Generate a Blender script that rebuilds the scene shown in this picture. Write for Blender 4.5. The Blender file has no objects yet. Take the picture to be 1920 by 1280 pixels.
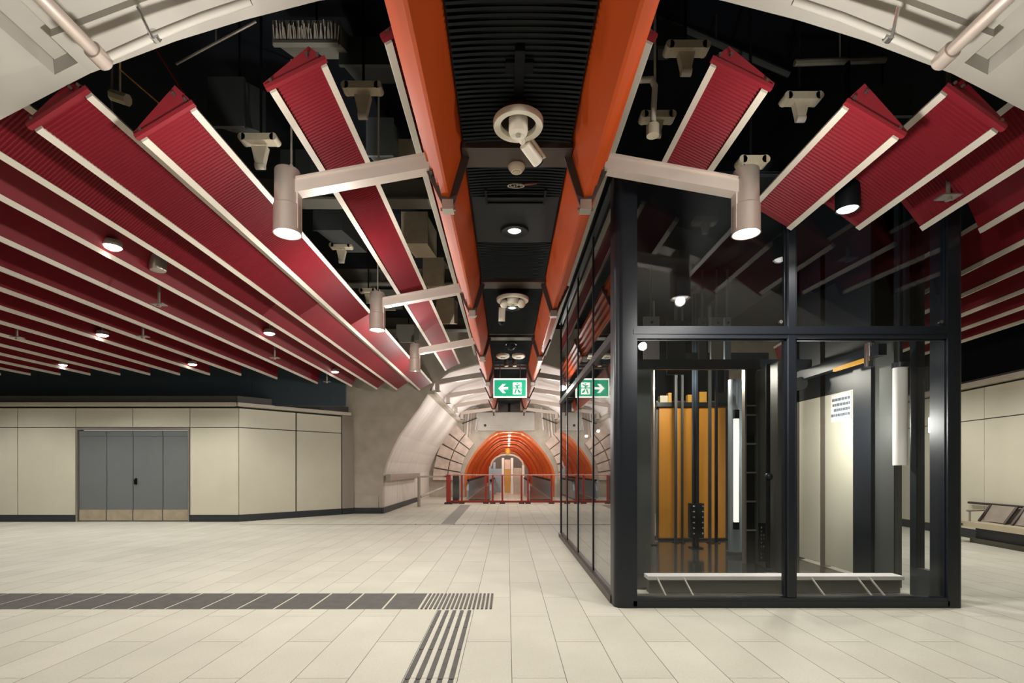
import bpy, math, random
from mathutils import Vector
random.seed(7)
sc = bpy.context.scene
COL = sc.collection
E = 1.5          # eye height
F = 960.0        # focal length in pixels of the 1920 wide frame
PI = math.pi

def at(px, py, y):
    return Vector(((px - 951) * y / F, y, E + (880 - py) * y / F))

# ------------------------------------------------------------------ materials
def lin(c):
    c = c / 255.0
    return c / 12.92 if c <= 0.04045 else ((c + 0.055) / 1.055) ** 2.4

def mat(name, rgb, rough=0.5, metal=0.0, var=0.0, scale=6.0, bump=0.0, spec=0.5, stretch=None, coat=0.0):
    m = bpy.data.materials.new(name); m.use_nodes = True
    nt = m.node_tree; b = nt.nodes['Principled BSDF']
    c = [lin(v) for v in rgb]
    b.inputs['Base Color'].default_value = (*c, 1)
    b.inputs['Roughness'].default_value = rough
    b.inputs['Metallic'].default_value = metal
    b.inputs['Specular IOR Level'].default_value = spec
    b.inputs['Coat Weight'].default_value = coat
    if var or bump:
        tc = nt.nodes.new('ShaderNodeTexCoord'); mp = nt.nodes.new('ShaderNodeMapping')
        nt.links.new(tc.outputs['Object'], mp.inputs['Vector'])
        if stretch: mp.inputs['Scale'].default_value = stretch
        n = nt.nodes.new('ShaderNodeTexNoise'); n.inputs['Scale'].default_value = scale
        n.inputs['Detail'].default_value = 6
        nt.links.new(mp.outputs['Vector'], n.inputs['Vector'])
        if var:
            r = nt.nodes.new('ShaderNodeMapRange')
            r.inputs['From Min'].default_value = 0.3; r.inputs['From Max'].default_value = 0.7
            r.inputs['To Min'].default_value = 1 - var; r.inputs['To Max'].default_value = 1 + var
            nt.links.new(n.outputs['Fac'], r.inputs['Value'])
            h = nt.nodes.new('ShaderNodeHueSaturation'); h.inputs['Color'].default_value = (*c, 1)
            nt.links.new(r.outputs['Result'], h.inputs['Value'])
            nt.links.new(h.outputs['Color'], b.inputs['Base Color'])
        if bump:
            bp = nt.nodes.new('ShaderNodeBump'); bp.inputs['Strength'].default_value = bump
            bp.inputs['Distance'].default_value = 0.01
            nt.links.new(n.outputs['Fac'], bp.inputs['Height']); nt.links.new(bp.outputs['Normal'], b.inputs['Normal'])
    return m

def emit(name, rgb, strength):
    m = bpy.data.materials.new(name); m.use_nodes = True
    b = m.node_tree.nodes['Principled BSDF']
    c = [lin(v) for v in rgb]
    b.inputs['Base Color'].default_value = (*c, 1)
    b.inputs['Emission Color'].default_value = (*c, 1)
    b.inputs['Emission Strength'].default_value = strength
    return m

def glass_mat(name, tint, base, pw=5.0):
    m = bpy.data.materials.new(name); m.use_nodes = True
    nt = m.node_tree; nt.nodes.clear()
    out = nt.nodes.new('ShaderNodeOutputMaterial'); mix = nt.nodes.new('ShaderNodeMixShader')
    tr = nt.nodes.new('ShaderNodeBsdfTransparent'); tr.inputs['Color'].default_value = (*tint, 1)
    gl = nt.nodes.new('ShaderNodeBsdfGlossy'); gl.inputs['Roughness'].default_value = 0.0
    lw = nt.nodes.new('ShaderNodeLayerWeight')
    p = nt.nodes.new('ShaderNodeMath'); p.operation = 'POWER'; p.inputs[1].default_value = pw
    a = nt.nodes.new('ShaderNodeMath'); a.operation = 'MULTIPLY_ADD'
    a.inputs[1].default_value = 1 - base; a.inputs[2].default_value = base
    lw.inputs['Blend'].default_value = 0.5
    nt.links.new(lw.outputs['Facing'], p.inputs[0]); nt.links.new(p.outputs[0], a.inputs[0])
    nt.links.new(a.outputs[0], mix.inputs['Fac'])
    nt.links.new(tr.outputs[0], mix.inputs[1]); nt.links.new(gl.outputs[0], mix.inputs[2])
    nt.links.new(mix.outputs[0], out.inputs['Surface'])
    return m

def floor_mat():
    m = bpy.data.materials.new('pale_stone_tiles'); m.use_nodes = True
    nt = m.node_tree; N = nt.nodes; L = nt.links; b = N['Principled BSDF']
    tc = N.new('ShaderNodeTexCoord'); mp = N.new('ShaderNodeMapping')
    L.new(tc.outputs['Object'], mp.inputs['Vector'])
    mp.inputs['Rotation'].default_value = (0, 0, -PI / 2)
    mp.inputs['Location'].default_value = (20.0 - 0.36, 0.034 + 0.39 * 60, 0)
    br = N.new('ShaderNodeTexBrick'); br.inputs['Scale'].default_value = 1.0
    br.inputs['Brick Width'].default_value = 1.555; br.inputs['Row Height'].default_value = 0.39
    br.inputs['Mortar Size'].default_value = 0.0032; br.inputs['Mortar Smooth'].default_value = 0.2
    br.offset = 0.5; br.offset_frequency = 2
    c1 = [lin(v) for v in (208, 205, 190)]; c2 = [lin(v) for v in (200, 197, 182)]
    br.inputs['Color1'].default_value = (*c1, 1); br.inputs['Color2'].default_value = (*c2, 1)
    br.inputs['Mortar'].default_value = (0.16, 0.145, 0.11, 1)
    L.new(mp.outputs['Vector'], br.inputs['Vector'])
    n = N.new('ShaderNodeTexNoise'); n.inputs['Scale'].default_value = 1.3; n.inputs['Detail'].default_value = 8
    L.new(tc.outputs['Object'], n.inputs['Vector'])
    n2 = N.new('ShaderNodeTexNoise'); n2.inputs['Scale'].default_value = 60; n2.inputs['Detail'].default_value = 4
    L.new(tc.outputs['Object'], n2.inputs['Vector'])
    r = N.new('ShaderNodeMapRange'); r.inputs['From Min'].default_value = .3; r.inputs['From Max'].default_value = .7
    r.inputs['To Min'].default_value = .93; r.inputs['To Max'].default_value = 1.05
    L.new(n.outputs['Fac'], r.inputs['Value'])
    r2 = N.new('ShaderNodeMapRange'); r2.inputs['From Min'].default_value = .3; r2.inputs['From Max'].default_value = .7
    r2.inputs['To Min'].default_value = .95; r2.inputs['To Max'].default_value = 1.04
    L.new(n2.outputs['Fac'], r2.inputs['Value'])
    mu = N.new('ShaderNodeMath'); mu.operation = 'MULTIPLY'
    L.new(r.outputs[0], mu.inputs[0]); L.new(r2.outputs[0], mu.inputs[1])
    h = N.new('ShaderNodeHueSaturation'); L.new(br.outputs['Color'], h.inputs['Color']); L.new(mu.outputs[0], h.inputs['Value'])
    L.new(h.outputs['Color'], b.inputs['Base Color'])
    b.inputs['Roughness'].default_value = 0.6
    b.inputs['Specular IOR Level'].default_value = 0.15
    return m

M = dict(
    floor=floor_mat(),
    cream=mat('cream_enamel_panel', (210, 205, 186), .38, var=.03, scale=1.5),
    joint=mat('dark_joint', (38, 36, 32), .7),
    plinth=mat('charcoal_skirting', (45, 49, 54), .5, var=.08, scale=3),
    steel=mat('brushed_steel', (178, 170, 160), .38, .75, var=.06, scale=4, stretch=(1, 1, .1)),
    armsteel=mat('painted_taupe_steel', (196, 182, 172), .4, .25, var=.04, scale=3),
    lampsteel=mat('satin_lamp_steel', (188, 174, 164), .36, .6, var=.04, scale=3),
    doorgrey=mat('grey_door_paint', (112, 116, 117), .4, var=.03, scale=2),
    kick=mat('scuffed_kick_plate', (188, 174, 152), .42, .4, var=.12, scale=5),
    black=mat('matt_black', (14, 17, 21), .6, spec=.15),
    void=mat('black_ceiling_void', (9, 13, 20), .75, spec=.1),
    bluewall=mat('dark_blue_grey_panel', (48, 60, 68), .55, var=.05, scale=2),
    fascia=mat('dark_grey_fascia', (72, 68, 66), .5, var=.05, scale=3),
    conc=mat('grey_concrete', (184, 173, 159), .8, var=.12, scale=2.5, bump=.3),
    pale=mat('pale_concrete', (168, 163, 154), .75, var=.06, scale=2.0, bump=.15),
    vault=mat('board_marked_concrete', (212, 203, 194), .75, var=.08, scale=2.0, bump=.3, stretch=(.4, 3, .4)),
    white=mat('white_plaster_vault', (238, 232, 228), .7, var=.03, scale=1.0),
    block=mat('rough_tunnel_blocks', (206, 186, 172), .85, var=.2, scale=3.0, bump=.6),
    red=mat('crimson_metal', (120, 27, 37), .5, 0, var=.05, scale=3, spec=.2),
    trim=mat('cream_trim', (204, 195, 181), .45),
    orange=mat('orange_painted_steel', (168, 64, 14), .45, .0, var=.05, scale=2, spec=.3),
    orangetun=mat('orange_tunnel_lining', (214, 104, 30), .5, .0, var=.05, scale=.6),
    hoop=mat('brown_bronze_steel', (74, 64, 60), .4, .4),
    slat=mat('black_slat_metal', (38, 44, 48), .45, 0, spec=.12),
    lampwhite=mat('off_white_plastic', (222, 215, 200), .4),
    frame=mat('black_lift_frame', (27, 32, 40), .35, .1, spec=.5),
    framein=mat('charcoal_lift_steel', (82, 84, 81), .45, .2),
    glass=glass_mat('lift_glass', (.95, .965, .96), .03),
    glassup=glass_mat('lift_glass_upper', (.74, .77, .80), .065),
    glassside=glass_mat('lift_side_glass', (.95, .96, .96), .03),
    glassmirror=glass_mat('lift_coated_side_glass', (.93, .94, .94), .12, 3.2),
    railglass=glass_mat('railing_glass', (.95, .96, .96), .03),
    amber=mat('amber_panel', (206, 140, 48), .45, var=.07, scale=2, stretch=(3, 3, .3)),
    silver=mat('blue_silver_column', (150, 160, 168), .35, .5),
    wetfloor=mat('dark_polished_pit_floor', (70, 70, 66), .1, .1, var=.1, scale=2),
    strip=mat('dark_slate_paver', (84, 81, 77), .7, var=.16, scale=9, bump=.2),
    pathgrey=mat('mid_grey_paver', (142, 138, 130), .7, var=.08, scale=8),
    bar=mat('dark_tactile_bar', (66, 60, 50), .55, var=.15, scale=10),
    duct=mat('olive_grey_duct', (98, 96, 86), .6, .2, var=.12, scale=2),
    darkduct=mat('dark_grey_duct', (44, 47, 46), .6, .1, var=.1, scale=2),
    hanger=mat('cream_hanger_bracket', (196, 184, 160), .55, var=.1, scale=8),
    redpost=mat('red_railing_paint', (160, 44, 32), .4),
    pinkglass=mat('pinkish_kerb', (204, 150, 140), .6),
    benchseat=mat('pale_bench_timber', (190, 178, 152), .5, var=.08, scale=5, stretch=(1, .3, 1)),
    benchback=mat('grey_brown_bench_back', (150, 138, 126), .5, var=.1, scale=5),
    green=emit('exit_sign_green', (10, 150, 110), .55),
    signwhite=emit('exit_sign_white', (235, 240, 232), .75),
    lens=emit('lit_lamp_lens', (255, 250, 240), 7.0),
    tubewhite=emit('lit_white_strip', (245, 240, 225), 1.2),
    globe=emit('lit_globe', (255, 235, 215), 5.0),
    mark=mat('pale_lettering', (176, 172, 158), .5),
    ink=mat('blue_grey_print', (96, 108, 120), .6),
    tipred=mat('dull_red_tip', (120, 30, 26), .5),
    chrome=mat('chrome', (210, 210, 212), .12, .95),
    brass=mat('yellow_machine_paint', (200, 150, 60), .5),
)

# ------------------------------------------------------------------ mesh builder
class MB:
    def __init__(s): s.v = []; s.f = []; s.sm = False
    def add(s, vs, fs):
        o = len(s.v); s.v += [Vector(v) for v in vs]; s.f += [tuple(i + o for i in f) for f in fs]; return s
    def box(s, x0, x1, y0, y1, z0, z1):
        return s.add([(x0,y0,z0),(x1,y0,z0),(x1,y1,z0),(x0,y1,z0),(x0,y0,z1),(x1,y0,z1),(x1,y1,z1),(x0,y1,z1)],
                     [(0,3,2,1),(4,5,6,7),(0,1,5,4),(1,2,6,5),(2,3,7,6),(3,0,4,7)])
    def cbox(s, x0, x1, y0, y1, z0, z1, c=.01):
        # box with its upright edges chamfered
        p = [(x0+c,y0),(x1-c,y0),(x1,y0+c),(x1,y1-c),(x1-c,y1),(x0+c,y1),(x0,y1-c),(x0,y0+c)]
        return s.extr([Vector((a,b,z0)) for a,b in p], Vector((0,0,z1-z0)))
    def extr(s, pts, d):
        n = len(pts); d = Vector(d)
        vs = [Vector(p) for p in pts] + [Vector(p) + d for p in pts]
        fs = [tuple(range(n))[::-1], tuple(range(n, 2*n))] + [(i,(i+1)%n,(i+1)%n+n,i+n) for i in range(n)]
        return s.add(vs, fs)
    def bar(s, p, q, w, h, up=(0,0,1)):
        # rectangular bar from p to q, w across, h along 'up'
        p = Vector(p); q = Vector(q); d = (q-p).normalized(); up = Vector(up)
        a = d.cross(up).normalized(); u = a.cross(d).normalized()
        c = [p - a*w/2 - u*h/2, p + a*w/2 - u*h/2, p + a*w/2 + u*h/2, p - a*w/2 + u*h/2]
        return s.extr(c, q-p)
    def tube(s, p, q, r, n=12, r2=None):
        p = Vector(p); q = Vector(q); d = (q-p).normalized()
        a = d.orthogonal().normalized(); b = d.cross(a); r2 = r if r2 is None else r2
        vs = [p + (a*math.cos(2*PI*i/n)+b*math.sin(2*PI*i/n))*r for i in range(n)] + \
             [q + (a*math.cos(2*PI*i/n)+b*math.sin(2*PI*i/n))*r2 for i in range(n)]
        s.sm = True
        return s.add(vs, [tuple(range(n))[::-1], tuple(range(n,2*n))] + [(i,(i+1)%n,(i+1)%n+n,i+n) for i in range(n)])
    def lathe(s, c, prof, n=32, axis='z'):
        # prof: list of (radius, height) swept about the upright axis through c
        c = Vector(c); s.sm = True; vs = []; fs = []
        for r, h in prof:
            for i in range(n):
                t = 2*PI*i/n; vs.append(c + Vector((r*math.cos(t), r*math.sin(t), h)))
        for k in range(len(prof)-1):
            for i in range(n):
                j = (i+1) % n; fs.append((k*n+i, k*n+j, (k+1)*n+j, (k+1)*n+i))
        return s.add(vs, fs)
    def ball(s, c, r, n=12, m=8, sq=1.0):
        return s.lathe(c, [(max(r*math.sin(PI*k/m), 1e-4), -r*sq*math.cos(PI*k/m)) for k in range(m+1)], n)
    def grid(s, rows):
        n = len(rows[0]); vs = [p for r in rows for p in r]
        fs = [(i*n+j, i*n+j+1, (i+1)*n+j+1, (i+1)*n+j) for i in range(len(rows)-1) for j in range(n-1)]
        return s.add(vs, fs)

ORG = {}
def build(name, mb, m, parent=None, org=None):
    me = bpy.data.meshes.new(name)
    if org is None: org = ORG.get(parent.name, Vector()) if parent else Vector()
    me.from_pydata([tuple(v - org) for v in mb.v], [], mb.f)
    me.update()
    import bmesh
    bm = bmesh.new(); bm.from_mesh(me); bmesh.ops.recalc_face_normals(bm, faces=bm.faces); bm.to_mesh(me); bm.free()
    me.materials.append(M[m] if isinstance(m, str) else m)
    if mb.sm:
        me.polygons.foreach_set('use_smooth', [True]*len(me.polygons))
        try: me.set_sharp_from_angle(angle=math.radians(38))
        except Exception: pass
    o = bpy.data.objects.new(name, me); COL.objects.link(o)
    if parent: o.parent = parent
    else: o.location = org
    ORG[o.name] = org
    return o
def thing(name, label, cat, loc, group=None):
    o = bpy.data.objects.new(name, None); COL.objects.link(o)
    o.location = loc; o.empty_display_size = .1
    o['label'] = label; o['category'] = cat; o['kind'] = 'thing'
    if group: o['group'] = group
    ORG[o.name] = Vector(loc)
    return o
def tag(o, label, cat, group=None):
    o['label'] = label; o['category'] = cat; o['kind'] = 'thing'
    if group: o['group'] = group
    return o
def struct(name, mb, m, label=None):
    o = build(name, mb, m); o['kind'] = 'structure'
    if label: o['label'] = label
    return o
def copy_tree(o, parent=None):
    c = o.copy(); COL.objects.link(c)
    if parent: c.parent = parent
    ORG[c.name] = ORG[o.name]
    for ch in list(o.children): copy_tree(ch, c)
    return c
def ordinal(i): return ['first','second','third','fourth','fifth','sixth','seventh','eighth','ninth','tenth','eleventh','twelfth','thirteenth','fourteenth','fifteenth','sixteenth','seventeenth','eighteenth','nineteenth'][i]

# ------------------------------------------------------------------ the setting
struct('floor', MB().box(-24, 16, -9, 70, -.2, 0), 'floor')
# wall_left: cream panels with open joints, turned back at its right end
YL = 14.7
def xl(px): return (px - 951) * YL / F
wl = MB()
g = .012
XS = [-22, -20.4, -18.8, -17.2, -15.65, xl(33), xl(142), xl(249), xl(356), xl(447)]
ZT, ZM, ZB = 3.26, 2.71, .2
for a, b in zip(XS[:-1], XS[1:]):
    wl.box(a+g, b-g, YL, YL+.08, ZM+g, ZT)
    if not (xl(140) < (a+b)/2 < xl(358)):
        wl.box(a+g, b-g, YL, YL+.08, ZB, ZM-g)
wp0 = Vector((xl(447), YL, 0)); wp1 = Vector((-5.53, 17.1, 0)); wd = (wp1-wp0).normalized(); wn = Vector((-wd.y, wd.x, 0))
def wpan(t0, t1, z0, z1, th=.08, off=0):
    a = wp0.lerp(wp1, t0) + wn*off; b = wp0.lerp(wp1, t1) + wn*off
    return [a+Vector((0,0,z0)), b+Vector((0,0,z0)), b+wn*th+Vector((0,0,z0)), a+wn*th+Vector((0,0,z0))], Vector((0,0,z1-z0))
for t0, t1 in ((.008, .515), (.53, .995)):
    wl.extr(*wpan(t0, t1, ZM+g, ZT)); wl.extr(*wpan(t0, t1, ZB, ZM-g))
struct('wall_left', wl, 'cream')
wb = MB().box(-22, xl(142)-.02, YL+.085, YL+.3, 0, 3.3).box(xl(356)+.02, xl(447), YL+.085, YL+.3, 0, 3.3).box(xl(142)-.02, xl(356)+.02, YL+.085, YL+.3, ZM+.01, 3.3)
wb.extr(*wpan(0, 1, 0, 3.3, .2, .085))
struct('wall_left_backing', wb, 'joint')
bl = MB().box(-22, xl(142), YL-.012, YL+.085, 0, ZB-.004).box(xl(356), xl(447)+.005, YL-.012, YL+.085, 0, ZB-.004)
bl.extr(*wpan(0, 1.0, 0, ZB-.004, .09, -.012))
struct('baseboard_left', bl, 'plinth')
# cornice over the panels: pale lip and dark fascia
c1 = MB().box(-22, xl(447), YL-.16, YL+.3, 3.31, 3.41); c1.extr(*wpan(-.02, 1.08, 3.31, 3.41, .4, -.16))
struct('trim_1', c1, 'trim')
c2 = MB().box(-22, xl(447), YL-.1, YL+.6, 3.41, 3.6); c2.extr(*wpan(-.02, 1.06, 3.41, 3.6, .6, -.1))
struct('trim_2', c2, 'fascia')
wt = MB().box(-22, -4.83, 15.3, 15.4, 3.4, 6.6)
for px in (-120, 38, 247, 455): wt.box(xl(px)-.006, xl(px)+.006, 15.285, 15.3, 3.4, 6.6)
struct('wall_left_upper', wt, 'bluewall')

# steel end column of the panel wall
t = thing('steel_column', 'stainless steel corner post closing the right end of the cream panel wall', 'column', (-5.42, 17.2, 0))
a = wp1 + wd*.02
build('post', MB().extr([a+Vector((0,0,.2)), a+wd*.42+Vector((0,0,.2)), a+wd*.42+wn*.1+Vector((0,0,.2)), a+wn*.1+Vector((0,0,.2))], (0,0,3.1)), 'steel', t)
build('base', MB().extr([a-wn*.012, a+wd*.43-wn*.012, a+wd*.43+wn*.12, a+wn*.12], (0,0,.195)), 'plinth', t)

# door_1 : four grey leaves with steel kick plates
d = bpy.data.objects.new('door_1', None); COL.objects.link(d); d.location = (xl(249), YL, 0); d['kind'] = 'structure'
d['label'] = 'grey four-leaf folding door set in the cream panel wall'; ORG['door_1'] = Vector(d.location)
fr = MB().box(xl(142)+.01, xl(146), YL-.02, YL+.08, 0, 2.7).box(xl(353), xl(356)-.01, YL-.02, YL+.08, 0, 2.7).box(xl(146), xl(353), YL-.02, YL+.08, 2.64, 2.7)
build('door_frame', fr, 'steel', d)
ls = [146.5, 198.5, 248, 304, 352.5]
for k in range(4):
    x0, x1 = xl(ls[k])+.012, xl(ls[k+1])-.012
    lf = build('door_leaf', MB().cbox(x0, x1, YL+.03, YL+.08, .02, 2.62, .006), 'doorgrey', d)
    build('kick_plate', MB().box(x0+.005, x1-.005, YL+.016, YL+.03, .04, .345), 'kick', lf)
    build('head_rail', MB().box(x0+.004, x1-.004, YL+.018, YL+.03, 2.46, 2.6), 'doorgrey', lf)
    if k == 2:
        hb = MB().box(x0+.05, x0+.11, YL+.012, YL+.03, 1.07, 1.25).tube((x0+.08, YL-.03, 1.19), (x0+.08, YL+.012, 1.19), .018).box(x0+.065, x0+.095, YL-.045, YL-.02, 1.08, 1.22)
        build('door_handle', hb, 'black', lf)

# wall_back: concrete portal with the arched tunnel mouth
YP = 17.5; XC = .1
prof = [(4.36, 0), (4.35, .7), (4.33, 1.35), (4.22, 1.75), (4.03, 2.2), (3.78, 2.68), (3.42, 3.2), (3.08, 3.65), (2.8, 4.1), (2.62, 4.5), (2.1, 4.85), (1.2, 5.1), (0, 5.2)]
full = [(-x+XC, z) for x, z in prof] + [(x+XC, z) for x, z in prof[-2::-1]]
bk = MB(); TOP = 7.2
def wall_holes(y):
    rows = []
    n = len(full)
    inner = [Vector((x, y, z)) for x, z in full]
    outer = []
    for i, (x, z) in enumerate(full):
        if i <= 8: outer.append(Vector((-7.2, y, z*1.0)))
        elif i >= n-9: outer.append(Vector((13, y, z)))
        else:
            s = (x - full[8][0]) / (full[n-9][0] - full[8][0])
            outer.append(Vector((-7.2 + 20.2*s, y, TOP)))
    return inner, outer
inn, out = wall_holes(YP)
n = len(full)
bk.grid([out[:9], inn[:9]]); bk.grid([out[n-9:], inn[n-9:]])
mid = n//2
bk.add([out[8], Vector((-7.2, YP, TOP)), Vector((inn[mid].x, YP, TOP))] + inn[mid:7:-1], [tuple(range(3+mid-7))])
bk.add([out[n-9], Vector((13, YP, TOP)), Vector((inn[mid].x, YP, TOP))] + inn[mid:n-8], [tuple(range(3+n-8-mid))])
# thickness of the reveal
bk.grid([inn, [v + Vector((0, .25, 0)) for v in inn]])
bk.box(-5.2, -4.4, YP-.04, YP, .2, .62)      # low course at the foot
bk.box(-7.0, -4.05, YP-.006, YP, 3.18, 3.2)
struct('wall_back', bk, 'conc')
bb = MB().box(-5.5, -4.28, YP-.06, YP, 0, .2)
bb.extr([(-4.26, YP-.06, 0), (-4.2, YP-.06, 0), (-4.2, 24, 0), (-4.26, 24, 0)], (0, 0, .2))
struct('baseboard_back', bb, 'plinth')
# tunnel lining behind the portal
YT = 28.0
def lining(lo, hi, m, name):
    pts = full[lo:hi]
    r = [[Vector((x, y, z)) for x, z in pts] for y in (YP+.25, 21, 24.5, YT)]
    ol = [[Vector((XC+(x-XC)*1.08, y, z*1.06)) for x, z in pts] for y in (YP+.25, YT)]
    b = MB().grid(r); struct(name, b, m)
lining(0, 9, 'vault', 'wall_tunnel_left'); lining(len(full)-9, len(full), 'vault', 'wall_tunnel_right'); lining(8, len(full)-8, 'white', 'ceiling_tunnel')
for s, nm in ((-1, 'trim_3'), (1, 'trim_4')):
    # ledge at the springing of the white vault
    x = XC + s*2.72
    struct(nm, MB().extr([(x-.14, YP+.02, 4.08), (x+.14, YP+.02, 4.08), (x+.14, YP+.02, 4.2), (x-.14, YP+.02, 4.2)], (0, YT-YP-.05, 0)), 'conc')
for s, nm in ((-1, 'trim_5'), (1, 'trim_6')):
    # rail and mesh shelf half way up the tunnel wall
    x = XC + s*4.26
    struct(nm, MB().box(min(x, x-s*.16), max(x, x-s*.16), YP+.05, 23.5, 1.12, 1.34), 'steel')
# end wall round the orange tunnel
ARC = [(2.46, .5), (2.48, 1.27), (2.38, 1.62), (2.22, 1.94), (1.96, 2.38), (1.63, 2.8), (1.32, 3.14), (1.02, 3.4), (.69, 3.6), (.35, 3.66), (0, 3.67)]
def arch(hw, top, zlow=-.3):
    # flattened pointed arch outline, left foot to right foot
    p = [(2.44, zlow)] + ARC
    return [(-x, z) for x, z in p] + p[-2::-1]
XO = .13
ar = arch(2.5, 3.66)
ew = MB(); n = len(ar)
inner = [Vector((XO+x, YT, z)) for x, z in ar]
outr = []
for i, (x, z) in enumerate(ar):
    if z < 1.3: outr.append(Vector((math.copysign(5.0, x), YT, z)))
    else:
        a = math.atan2(z-1.0, x); outr.append(Vector((5.0*math.cos(a), YT, 1.0 + 5.2*math.sin(a))))
ew.grid([outr, inner])
struct('wall_tunnel_end', ew, 'conc')
# rough blocks ringing the arch
bt = thing('tunnel_block_ring', 'ring of rough pale lining blocks round the orange tunnel mouth', 'blocks', (XO, YT-.15, 0))
rng = random.Random(3)
for ring, (r0, r1) in enumerate(((1.08, 1.34), (1.36, 1.66))):
    mb = MB()
    for k in range(20):
        if k == 10: build('block_course', mb, 'block', bt); mb = MB()
        u0, u1 = (k+.06)/20, (k+.94)/20
        if .26 < (u0+u1)/2 < .74: continue
        q = []
        for u, r in ((u0, r0), (u1, r0), (u1, r1), (u0, r1)):
            a = PI - PI*u
            q.append(Vector((XO+2.5*r*math.cos(a), YT-.02, .9+2.66*r*math.sin(a))))
        mb.extr(q, (0, -rng.uniform(.1, .32), 0))
    build('block_course', mb, 'block', bt)
# concrete header panel over the arch
p0 = at(895, 773, YT-.4); p1 = at(1002, 807, YT-.4)
t = thing('concrete_header', 'plain concrete panel over the crown of the orange tunnel arch', 'panel', ((p0.x+p1.x)/2, YT-.4, p1.z))
h = build('slab', MB().box(p0.x, p1.x, YT-.4, YT-.02, p1.z, p0.z), 'pale', t)
build('cap', MB().box(p0.x-.05, p1.x+.05, YT-.46, YT-.02, p0.z, p0.z+.08), 'fascia', t)
build('bolt_hole', MB().tube((p0.x+.42, YT-.42, p1.z+.28), (p0.x+.42, YT-.4, p1.z+.28), .07), 'joint', t)
build('bracket', MB().box(p0.x+.6, p0.x+1.25, YT-.43, YT-.4, p1.z+.2, p1.z+.24).box(p0.x+1.25, p0.x+1.29, YT-.43, YT-.4, p1.z+.2, p1.z+.34), 'conc', t)

for s2, sd in ((-1, 'left'), (1, 'right')):
    t = thing('conduit_bank', f'bank of pale upright conduits on the end wall, {sd} of the header panel', 'conduits', (XO+s2*2.2, YT-.1, 3.6), 'conduit banks beside the header panel')
    for q in range(5):
        x = XO+s2*(1.85+.17*q)
        build('conduit', MB().tube((x, YT-.06, 3.66-.2*q), (x-s2*.12, YT-.06, 4.9-.1*q), .035, 8), ['white', 'conc', 'block'][q % 3], t)
    build('clamp_bar', MB().bar((XO+s2*1.78, YT-.09, 4.3), (XO+s2*2.58, YT-.09, 4.0), .05, .06), 'hoop', t)
# orange tunnel: ribbed lining going back
ot = thing('orange_tunnel_lining', 'ribbed orange arched tunnel lining beyond the railing', 'tunnel', (XO, YT, 0))
lin_ = MB()
ys = []
y = YT
while y < 66: ys.append(y); y += 3.0
sec = lambda y, k=1.0, dz=0: [Vector((XO+x*k, y, (z-1)*k+1+dz)) for x, z in arch(2.5, 3.66)]
lin_.grid([sec(y) for y in ys])
build('lining', lin_, 'orangetun', ot)
for y in ys[:12]:
    rb = MB(); rb.grid([sec(y, 1.0), sec(y, .955), sec(y+.35, .955), sec(y+.35, 1.0)])
    build('rib', rb, 'orangetun', ot)
eb = MB().box(-3, 3.2, 66, 66.2, -.3, 4)
struct('wall_tunnel_far', eb, 'pale')
YA = 31.0
def ax(px): return (px-951)*YA/F
t = thing('entrance_frame', 'small pale post and panel frame with gold crown standing inside the orange arch', 'frame', (XO, YA, 0))
for px, hh, m in ((919, 1.7, 'silver'), (927, 1.95, 'silver'), (943, 2.2, 'white'), (960, 2.2, 'white'), (981, 1.75, 'white')):
    build('post', MB().box(ax(px)-.07, ax(px)+.07, YA-.07, YA+.07, 0, hh), m, t)
build('gold_panel', MB().box(ax(946), ax(957), YA-.02, YA+.02, .1, 1.5), 'brass', t)
build('pink_panel', MB().box(ax(946), ax(957), YA-.02, YA+.02, 1.52, 2.1), 'block', t)
build('screen', MB().box(ax(963), ax(978), YA-.02, YA+.02, .1, 1.6), 'conc', t)
build('screen', MB().box(ax(921), ax(941), YA-.02, YA+.02, .1, 1.55), 'silver', t)
mb = MB(); pp = []
for i in range(9):
    a = PI*i/8; pp.append(Vector((ax(951)-1.0*math.cos(a), YA, 1.7+.72*math.sin(a))))
for p, q in zip(pp[:-1], pp[1:]): mb.tube(p, q, .06, 8)
build('hood', mb, 'trim', t)
build('crown', MB().lathe((ax(952), YA, 2.62), [(.001, -.2), (.16, -.18), (.2, 0), (.15, .16), (.001, .2)], 16), 'brass', t)
# globes low along both sides
for s, sd in ((-1, 'left'), (1, 'right')):
    for k in range(7):
        y = YT + 1.2 + 3.0*k
        t = thing('globe_lamp', f'{ordinal(k)} small white globe lamp along the {sd} foot of the orange tunnel', 'lamp', (XO+s*2.28, y, .3), 'globe lamps in the orange tunnel')
        build('globe', MB().ball((XO+s*2.28, y, .42), .13, 12, 8), 'globe', t)
        build('stem', MB().tube((XO+s*2.28, y, .54), (XO+s*2.28, y, 1.25), .022, 8), 'brass', t)  # thin upright drawn in for the streak of light above each globe
# ridge lights under the crown
for k in range(5):
    y = YT + .9 + 3*k
    t = thing('crown_lamp', f'{ordinal(k)} little lamp hung under the crown of the orange tunnel', 'lamp', (XO, y, 3.3), 'lamps along the crown of the orange tunnel')
    build('housing', MB().box(XO-.08, XO+.08, y-.3, y+.3, 3.42, 3.54), 'trim', t)
    build('lens', MB().box(XO-.06, XO+.06, y-.27, y+.27, 3.39, 3.42), 'globe', t)

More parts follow.
